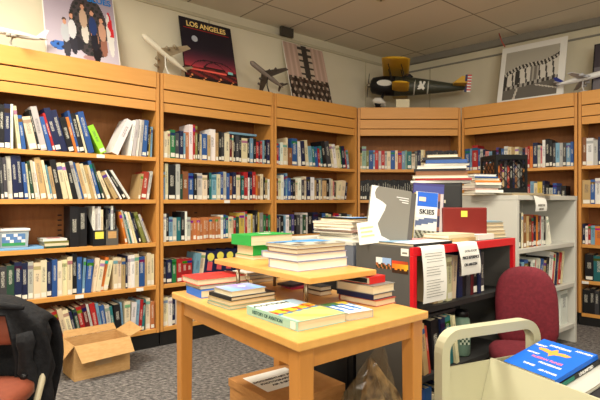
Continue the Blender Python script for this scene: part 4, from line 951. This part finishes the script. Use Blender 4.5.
# ------------------------------------------------------------------ things on top of the bookcases
def ucol(k, px, y):
    q = mid(k, px, y, 100)-k.location; a_ = k.rotation_euler.z; return q.x*math.cos(a_)+q.y*math.sin(a_)
def mid(k, px, y, py):
    # point above a bookcase: pixel column px, depth y behind its front, pixel row py
    o_ = k.location; a_ = k.rotation_euler.z; nx, ny = -math.sin(a_), math.cos(a_)
    dist = nx*o_.x+ny*o_.y+y; rx = (px-300)/F; Y = dist/(nx*rx+ny); return Vector((rx*Y, Y, EYE-(py-201)*Y/F))
def lean_frame(k, u0, u1, y0, y1, H_):
    """frame of a board leaning on the wall: origin bottom-left, local x along case, local z up the board"""
    th = math.atan2(y1-y0, H_); p = on(k, u0, y0, CH+.001)
    rot = (Matrix.Rotation(k.rotation_euler.z, 4, 'Z') @ Matrix.Rotation(-th, 4, 'X')).to_euler()
    return p, rot, u1-u0
def la(u, v):
    t = max(0, min(1, (v-.24)/.30)); base = (200-172*t**.6, 60-42*t**.6, 66-34*t)
    if v > .60: base = (28-6*v, 18, 32)
    if v < .10: base = (26, 14, 16)
    elif v < .24: base = (120, 34, 34) if math.sin(u*21+v*70) > -.1 else (60, 22, 26)
    for (cx, rx, h_) in ((.45, .36, .22), (.66, .34, .22)):
        d = (u-cx)/rx
        if abs(d) < 1 and abs(v-(.15+h_*math.sqrt(1-d*d))) < .009: base = (18, 10, 16)
    if .195 < v < .222 and u > .1: base = (236, 96, 84) if u < .8 else (20, 12, 16)
    if .245 < v < .27 and .35 < u < .78: base = (20, 10, 14)
    if v < .12 and (int(u*31)*7+int(v*60)*5) % 17 == 0: base = (236, 150, 90)
    if abs(u-.88) < .05 and abs(v-.24) < .02: base = (120, 190, 190)
    return base
p, rot, W_ = lean_frame(k2, ucol(k2, 186, .10), ucol(k2, 238.5, .10), .10, .225, .53)
e = empty('poster', tuple(p), 0, 'dark sunset poster reading Los Angeles leaning on the wall above the bookcase', 'poster', rot=rot)
MB().box(0, W_, 0, .006, 0, .54).build('board', 'black', e)
pic('poster_print', W_-.01, .535, 60, 74, la, e, (.005, -.001, .0025), (R(90), 0, 0))
text('LOS ANGELES', .060, 'gold', e, (W_*.5, -.0025, .488), (R(90), 0, 0), bold=.0016, sx=.95)
q = MB().box(.03, W_-.03, -.0022, -.0015, .452, .456).build('underline', 'tint', e); q.color = col4((190, 40, 40))
q = MB().prism([(.115+.026*math.cos(a*math.pi/10), .37+.026*math.sin(a*math.pi/10)) for a in range(20)], .0015, .0025, Matrix.Rotation(R(90), 4, 'X')).build('moon', 'tint', e); q.color = col4((170, 175, 185))
# group poster
def blob(u, v, cx, cy, rx, ry): return ((u-cx)/rx)**2+((v-cy)/ry)**2 < 1
def grp(u, v):
    n_ = math.sin(u*57+v*13)*math.sin(v*61-u*21)
    if blob(u, v, .91, .45, .05, .32): return (205, 40, 50) if (v > .42 and u > .90+.02*math.sin(v*30)) else (222, 218, 212)
    ppl = ((.36, .60, .42, (212, 212, 214), (50, 50, 60)), (.53, .76, .60, (190, 160, 136), (212, 206, 196)), (.66, .70, .52, (40, 60, 110), (34, 34, 44)), (.79, .62, .46, (196, 150, 126), (150, 100, 84)), (.67, .50, .34, (170, 120, 96), (28, 24, 30)), (.26, .50, .36, (186, 190, 196), (60, 60, 70)))
    for cx, hy, by, c1_, c2_ in ppl:
        if blob(u, v, cx, hy, .026, .036): return (204, 150, 122)
        if blob(u, v, cx, hy+.03, .03, .03): return (60, 44, 36)
        if blob(u, v, cx, by, .055, .13): return c1_
        if blob(u, v, cx+.01, by-.2, .05, .14): return c2_
    if blob(u, v, .17, .17, .12, .06): return (60, 110, 190) if n_ > -.5 else (30, 50, 90)
    if blob(u, v, .40, .24, .1, .10): return (44, 44, 52)
    if blob(u, v, .72, .22, .11, .12): return (40, 32, 38) if n_ > -.4 else (110, 80, 70)
    if blob(u, v, .60, .52, .27, .43): return (70, 62, 66) if n_ > -.2 else (38, 44, 44)
    if blob(u, v, .60, .07, .12, .035): return (176, 136, 136)
    if blob(u, v, .32, .92, .2, .06): return (84, 96, 84)
    return (200-int(40*v), 190-int(44*v), 202-int(40*v))
p, rot, W_ = lean_frame(k1, ucol(k1, 46.5, .09), ucol(k1, 121, .09), .09, .235, .47)
e = empty('poster', tuple(p), 0, 'large poster of a group of people with a surfboard, top of left bookcase', 'poster', rot=rot)
MB().box(0, W_, 0, .006, 0, .56).build('board', 'paper', e)
pic('poster_print', W_-.012, .55, 84, 84, grp, e, (.006, -.001, .005), (R(90), 0, 0))
M['blueink'] = newmat('blue_ink', (40, 120, 200), .7)[0]
text('BLUES', .06, 'blueink', e, (W_*.78, -.003, .50), (R(90), 0, 0), bold=.002)
# curtain photo
def cur(u, v):
    if v > .42:
        if .34 < u < .66:
            if (int(v*26) % 3 == 0) or abs(u-.5) < .07: return (60, 54, 50)
            return (196, 178, 158)
        return (206-int(26*abs(math.sin(u*26))), 178-int(26*abs(math.sin(u*26))), 162-int(24*abs(math.sin(u*26))))
    row_ = int(v*9); cx = (u*9+.5*(row_ % 2)) % 1; cy = (v*9) % 1
    if (cx-.5)**2+(cy-.65)**2*.8 < .045: return (184, 164, 146)
    if (cx-.5)**2*1.5+(cy-.25)**2 < .10: return (52+row_*5, 44, 38)
    return (88, 74, 64) if math.sin(u*31+v*17) > .2 else (40, 32, 28)
p, rot, W_ = lean_frame(k3, ucol(k3, 292.5, .10), ucol(k3, 333, .10), .10, .235, .50)
e = empty('photograph', tuple(p), 0, 'brownish photograph of people before tall pink curtains on the bookcase', 'photograph', rot=rot)
MB().box(0, W_, 0, .006, 0, .575).build('board', 'paper', e)
pic('photo_print', W_-.004, .571, 60, 60, cur, e, (.002, -.001, .002), (R(90), 0, 0))
# framed crowd photo
def crowd(u, v):
    top = .50+.30*u+.05*math.sin(u*6); bot = .26+.12*u
    if v > top+.05: return (176, 172, 160)
    if blob(u, v, .9, .86, .09, .09): return (40, 38, 36)
    if v > top-.04: return (50, 46, 44) if math.sin(u*90+v*40) > -.2 else (200, 196, 186)
    if v > bot:
        if int(u*14) in (0, 3): return (60, 58, 56)
        if int(u*14) in (7, 8): return (120, 116, 108) if math.sin(u*300) > 0 else (170, 166, 156)
        return (214, 210, 200) if math.sin(u*50+v*6) > -.75 else (60, 58, 56)
    if v > bot-.07: return (60, 56, 54) if math.sin(u*70) > 0 else (170, 166, 158)
    if abs((u-.22)-(v)*.25) < .02 or abs(v-(.42-.30*u)) < .012 and u > .6: return (200, 196, 186)
    return (106, 102, 96)
p, rot, W_ = lean_frame(k5, ucol(k5, 496.5, .08), ucol(k5, 563, .08), .08, .23, .53)
e = empty('framed_photograph', tuple(p), 0, 'black and white crowd photograph in a wide white frame on the bookcase', 'photograph', rot=rot)
MB().box(0, W_, 0, .015, 0, .575).build('frame', 'white', e, bev=.002)
pic('photo_print', W_-.10, .485, 60, 56, crowd, e, (.045, -.001, .03), (R(90), 0, 0))
p, rot, W_ = lean_frame(k6, ucol(k6, 591, .08), ucol(k6, 591, .08)+.37, .08, .22, .47)
e = empty('poster', tuple(p), 0, 'dark purple poster at the right photo edge, on the far right bookcase', 'poster', rot=rot)
MB().box(0, W_, 0, .006, 0, .44).build('board', 'black', e)
pic('poster_print', W_-.02, .42, 12, 20, lambda u, v: (60, 40, 90) if .25 < v < .35 else (64, 58, 66) if v > .5 else (110, 106, 112), e, (.01, -.001, .01), (R(90), 0, 0))

# airliner model: nose along -x local, wings +-y
def airliner(label, loc, rot, L_, body_c, wing_c, tail_c, stand=None, stripe=None, base_z=CH):
    e = empty('model_airplane', tuple(loc), 0, label, 'model airplane', 'airliner models on the bookcases', rot=rot)
    r_ = L_*.058; prof = [(-.5, .15), (-.485, .5), (-.46, .8), (-.42, 1), (.15, 1), (.32, .7), (.44, .35), (.5, .12)]
    f_ = MB().tube([(x*L_, 0, (.35*r_ if x > .3 else 0)*(x-.3)*4) for x, _ in prof], [r_*s for _, s in prof], 14).build('fuselage', 'tint', e); f_.color = col4(body_c)
    if stripe:
        q = MB().tube([(x*L_, 0, r_*.1) for x in (-.40, .2)], r_*1.03, 14, flat=.35).build('stripe', 'tint', e); q.color = col4(stripe)
    for s_ in (-1, 1):
        pl = [(-.14, s_*.03), (.08, s_*.03), (.24, s_*.46), (.16, s_*.46)]
        if s_ < 0: pl = pl[::-1]
        wg = MB().prism([(x*L_, y*L_) for x, y in pl], -.006*L_-r_*.3, .006*L_-r_*.3).build('wing', 'tint', e); wg.color = col4(wing_c)
        for yy, xx in ((.16, -.035), (.29, .035)):
            en = MB().tube([((xx-.05)*L_, s_*yy*L_, -r_*.75), ((xx-.03)*L_, s_*yy*L_, -r_*.75), ((xx+.035)*L_, s_*yy*L_, -r_*.75)], [r_*.42, r_*.5, r_*.3], 10).build('engine', 'tint', wg); en.color = col4(wing_c)
        pl = [(.38, s_*.01), (.46, s_*.01), (.52, s_*.16), (.48, s_*.16)]
        if s_ < 0: pl = pl[::-1]
        tl = MB().prism([(x*L_, y*L_) for x, y in pl], .2*r_, .2*r_+.006*L_).build('tailplane', 'tint', e); tl.color = col4(wing_c)
    fn = MB().prism([(.34*L_, .5*r_), (.47*L_, .4*r_), (.53*L_, .17*L_), (.47*L_, .17*L_)], -.006*L_, .006*L_, Matrix.Rotation(R(90), 4, 'X')).build('tail_fin', 'tint', e); fn.color = col4(tail_c)
    if stand:
        m4 = Euler(rot).to_matrix().to_4x4(); inv = (Matrix.Translation(loc) @ m4).inverted()
        bw_ = Vector((loc[0]+stand[0], loc[1]+stand[1], base_z+.006)); topw = (Matrix.Translation(loc) @ m4) @ Vector((.02*L_, 0, -r_*.9))
        mid = (bw_+topw)/2+Vector((-.012, 0, 0))
        sd = MB().tube([inv @ topw, inv @ mid, inv @ bw_], [.004, .005, .006], 8).build('stand', 'tint', e); sd.color = col4(stand[2])
        bs = MB().tube([inv @ (bw_-Vector((0, 0, .004))), inv @ (bw_+Vector((0, 0, .003)))], .035, 18).build('stand_base', 'tint', e); bs.color = col4(stand[2])
    return e
def rotm(yaw, pitch, roll): return (Matrix.Rotation(yaw, 4, 'Z') @ Matrix.Rotation(pitch, 4, 'Y') @ Matrix.Rotation(roll, 4, 'X')).to_euler()
# local -x is the nose; positive rotation about Y raises -x
def mid(k, px, y, py):
    # point above a bookcase: pixel column px, depth y behind its front, pixel row py
    o_ = k.location; a_ = k.rotation_euler.z; nx, ny = -math.sin(a_), math.cos(a_)
    dist = nx*o_.x+ny*o_.y+y; rx = (px-300)/F; Y = dist/(nx*rx+ny); return Vector((rx*Y, Y, EYE-(py-201)*Y/F))
airliner('grey and white model airliner with green tail stripes, left end of bookcase top', mid(k1, 12, .05, 33), rotm(A40-R(8), R(4), R(14)), .36, (214, 210, 200), (176, 170, 158), (226, 230, 224), (0, .0, (190, 186, 176)))
airliner('golden grey model airliner pointing steeply up left of the Los Angeles poster', mid(k2, 165, .08, 54), rotm(A40-R(4), R(33), R(-30)), .40, (214, 206, 184), (150, 136, 110), (60, 52, 44), (.03, .0, (225, 222, 212)))
airliner('dark pewter model airliner on a curved black stand, right of the Los Angeles poster', mid(k2, 267, .08, 75), rotm(A40-R(4), R(28), R(-30)), .37, (128, 116, 106), (82, 74, 66), (90, 80, 74), (.02, .0, (50, 44, 38)))
airliner('white model airliner with a blue tail in front of the framed crowd photograph', mid(k5, 584, .05, 78), rotm(R(180)+A5+R(8), R(9), R(10)), .42, (228, 228, 226), (188, 190, 196), (30, 44, 130), (.0, .0, (200, 200, 200)), stripe=None)

# biplane
bp0 = Vector((.74, 4.99, 2.195)); pit = R(4.6)
e = empty('model_biplane', tuple(bp0), 0, 'large model biplane with yellow wings, black nose and striped tail', 'model airplane', rot=rotm(R(-11), pit, 0))
def tint(o, c_): o.color = col4(c_); return o
prof = [(-.02, .045), (.0, .072), (.10, .088), (.22, .090), (.40, .080), (.60, .058), (.80, .034), (.90, .018)]
tint(MB().tube([(x, 0, .012*x) for x, _ in prof[:4]], [r_*1.1 for _, r_ in prof[:4]], 18).build('cowling', 'tint', e), (22, 22, 24))
tint(MB().tube([(x, 0, .012*x) for x, _ in prof[3:]], [r_*1.1 for _, r_ in prof[3:]], 18).build('fuselage', 'tint', e), (64, 66, 54))
ov = [(.12+.075*math.cos(a*math.pi/12), .01+.03*math.sin(a*math.pi/12)) for a in range(24)]
tint(MB().prism(ov, .088, .098, Matrix.Rotation(R(90), 4, 'X')).build('white_oval', 'tint', e), (228, 226, 216))
em = [(.44, -.035), (.46, -.04), (.485, -.03), (.50, -.045), (.515, -.025), (.50, -.005), (.52, .035), (.50, .045), (.487, .01), (.475, .045), (.458, .04), (.46, .01), (.445, -.01), (.455, -.02)]
tint(MB().prism(em, .076, .084, Matrix.Rotation(R(90), 4, 'X')).build('emblem', 'tint', e), (232, 230, 220))
for x in (.415, .545): tint(MB().tube([(x-.006, 0, 0), (x+.006, 0, 0)], .0885 if x < .5 else .075, 18).build('band', 'tint', e), (190, 188, 176))
YEL = (214, 168, 40)
def wingp(name, x0, ch, z, half, dih=0):
    mb = MB(); vs = []; n = 10; prof_ = []
    for k in range(n): a = 2*math.pi*k/n; prof_.append((x0+ch/2-ch/2*math.cos(a), .010*math.sin(a)))
    ys = [-half, -half*.93, 0, half*.93, half]; sc_ = [.7, 1, 1, 1, .7]
    for y, s_ in zip(ys, sc_):
        for (x, zz_) in prof_: vs.append((x0+ch/2+(x-x0-ch/2)*s_, y, z+zz_*s_+abs(y)*dih))
    fs = [(j*n+k, j*n+(k+1) % n, (j+1)*n+(k+1) % n, (j+1)*n+k) for j in range(4) for k in range(n)]+[tuple(range(n))[::-1], tuple(range(4*n, 5*n))]
    mb.add(vs, fs, 0, True); return tint(mb.build(name, 'tint', e), YEL)
wingp('upper_wing', .09, .26, .152, .50, .0)
wingp('lower_wing', .20, .16, -.055, .40, .03)
for y in (-.34, -.14, .14, .34):
    for x in (.15, .27): MB().tube([(x+.06, y, -.045), (x, y, .135)], .004, 6).build('strut', 'black', e)
MB().tube([(.30, 0, .085), (.36, 0, .11), (.38, 0, .09)], .022, 10).build('windscreen', 'black', e)
tint(MB().tube([(.34, 0, .10), (.34, 0, .128)], .02, 10).build('pilot_figure', 'tint', e), (110, 80, 50))
tint(MB().prism([(.74, .02), (.90, .02), (.90, .125), (.865, .125)], -.006, .006, Matrix.Rotation(R(90), 4, 'X')).build('tail_fin', 'tint', e), YEL)
rd = MB()
def rdf(u, v): return (26, 30, 90) if u < .35 else ((210, 40, 40) if int(v*12) % 2 else (236, 232, 226))
pic('rudder', .06, .17, 8, 12, rdf, e, (.895, -.0062, -.03), (R(90), 0, 0)); pic('rudder', .06, .17, 8, 12, rdf, e, (.895, .0062, -.03), (R(90), 0, 0))
tint(MB().prism([(.78, -.16), (.90, -.18), (.90, .18), (.78, .16)], .02, .03).build('tailplane', 'tint', e), YEL)
for k, y in enumerate((-.07, .07)):
    ge_ = MB().tube([(.05, y, -.19), (.05, y, -.18)], .0, 6) if 0 else None
    MB().tube([(.12, y*.6, -.06), (.09, y, -.17)], .009, 8).build('gear_strut', 'black', e)
    wf = tint(MB().tube([(.015, y, -.175), (.04, y, -.165), (.09, y, -.165), (.145, y, -.185)], [.012, .03, .034, .01], 12).build('wheel_fairing', 'tint', e), (226, 224, 214))
    MB().tube([(.07, y-.01, -.195), (.07, y+.01, -.195)], .032, 16).build('wheel', 'black', e)
for a in (R(75), R(255)):
    MB().prism([(-.012, 0), (.012, 0), (.016, .07), (.006, .13), (-.008, .13), (-.014, .07)], -.003, .003, Matrix.Translation((-.045, 0, 0)) @ Matrix.Rotation(R(90), 4, 'Z') @ Matrix.Rotation(R(90), 4, 'X') @ Matrix.Rotation(a-R(90), 4, 'Z')).build('propeller_blade', 'black', e)
MB().tube([(-.065, 0, 0), (-.05, 0, 0), (-.02, 0, 0)], [.004, .02, .022], 12).build('propeller_hub', 'chrome', e)
o = MB().box(0, .13, 0, .01, 0, .085).build('place_card', 'tint', None, (.93, 4.745, CH+.001), 0); o.color = col4((214, 204, 170)); tag(o, 'small cream card standing under the model biplane', 'card')

# small ceiling things
e = empty('smoke_detector', tuple(at(381, -4, CZ)), 0, 'small round smoke detector on the ceiling at the top photo edge', 'smoke detector')
o = lathe([(.055, 0), (.055, -.012), (.035, -.03), (.02, -.035)]).build('housing', 'tint', e); o.color = col4((200, 186, 140))
o = lathe([(.01, -.035), (.008, -.04)]).build('sensor', 'tint', e); o.color = col4((120, 110, 80))
wp = mid(k3, 287, .26, 30)
o = MB().box(-.07, .07, -.01, .02, -.03, .05).build('junction_box', 'tint', None, (wp.x, wp.y, 2.56), A40); o.color = col4((70, 66, 58)); tag(o, 'small dark box at the top of the left wall above the curtain photograph', 'box')
cp1 = mid(k5, 499, .20, 37); cp2 = mid(k5, 505, .17, 47)
o = MB().tube([tuple(Vector((cp1.x, cp1.y, CZ-.001))), tuple((cp1+cp2)/2), tuple(cp2)], .005, 6).build('ribbon', 'tint', None); o.color = col4((200, 90, 80)); tag(o, 'thin red ribbon hanging from the ceiling above the framed photograph', 'ribbon')

# ------------------------------------------------------------------ lettering becomes plain meshes
bpy.context.view_layer.update(); dg = bpy.context.evaluated_depsgraph_get()
for o in [o for o in sc.objects if o.type == 'FONT']:
    me = bpy.data.meshes.new_from_object(o.evaluated_get(dg)); nm = o.name; par = o.parent; mat = o.matrix_local.copy()
    bpy.data.objects.remove(o); n_ = bpy.data.objects.new('lettering', me); C.objects.link(n_); n_.parent = par; n_.matrix_local = mat

# ------------------------------------------------------------------ the 300 books that show largest stay things, the rest is one mass
bpy.context.view_layer.update(); dg = bpy.context.evaluated_depsgraph_get()
from mathutils.bvhtree import BVHTree
hits = {}; bv_, bf_, own_ = [], [], []
for q in sc.objects:
    if q.type != 'MESH' or q.name.startswith('bag_film'): continue
    r_ = q
    while r_.parent: r_ = r_.parent
    n0 = len(bv_); mw = q.matrix_world; bv_ += [mw @ v.co for v in q.data.vertices]
    for p in q.data.polygons: bf_.append([v+n0 for v in p.vertices]); own_.append(r_.name)
tree_ = BVHTree.FromPolygons(bv_, bf_)
for j in range(266):
    for i in range(400):
        d = Vector(((i*1.5+.75-300)/F, 1, -((j*1.5+.75)-201)/F)).normalized()
        hp, hn, hi_, hd = tree_.ray_cast(Vector((0, 0, EYE)), d)
        if hi_ is not None: hits[own_[hi_]] = hits.get(own_[hi_], 0)+1
def stem_(n): return n.split('.')[0]
shelf_books = [o for o in SHELF if stem_(o.name) == 'book']
flats = [o for o in sc.objects if o.parent is None and stem_(o.name) == 'book' and o not in shelf_books]
shelf_books.sort(key=lambda o: -hits.get(o.name, 0))
keep = 300-len(flats)
rest = shelf_books[keep:]
mats = ['cover', 'spine', 'pages', 'spinelabel', 'sticky', 'tint']; mi = {M[k].name: i for i, k in enumerate(mats)}
V, Fc, Mi, Cc, Gg = [], [], [], [], []
kids = {}
for o in sc.objects:
    if o.parent: kids.setdefault(o.parent.name, []).append(o)
for o in rest:
    for q in [o]+kids.get(o.name, []):
        me = q.data; n0 = len(V); mw = q.matrix_world
        V += [tuple(mw @ v.co) for v in me.vertices]
        ca_ = me.color_attributes.get('Col'); ga_ = me.attributes.get('gen')
        for k in range(len(me.vertices)):
            Cc += list(ca_.data[k].color) if ca_ else [1, 1, 1, 1]; Gg += list(ga_.data[k].vector) if ga_ else [0, 0, 0]
        for p in me.polygons: Fc.append(tuple(v+n0 for v in p.vertices)); Mi.append(mi[me.materials[p.material_index].name])
bpy.data.batch_remove([q for o in rest for q in [o]+kids.get(o.name, [])])
me = bpy.data.meshes.new('small_books'); me.from_pydata(V, [], Fc)
for k in mats: me.materials.append(M[k])
me.polygons.foreach_set('material_index', Mi)
me.color_attributes.new('Col', 'FLOAT_COLOR', 'POINT').data.foreach_set('color', Cc)
me.attributes.new('gen', 'FLOAT_VECTOR', 'POINT').data.foreach_set('vector', Gg)
o = bpy.data.objects.new('small_books', me); C.objects.link(o)
tag(o, 'the many thin and half hidden books filling the gaps on all the shelves', 'books', 'books filling the shelves', 'stuff')
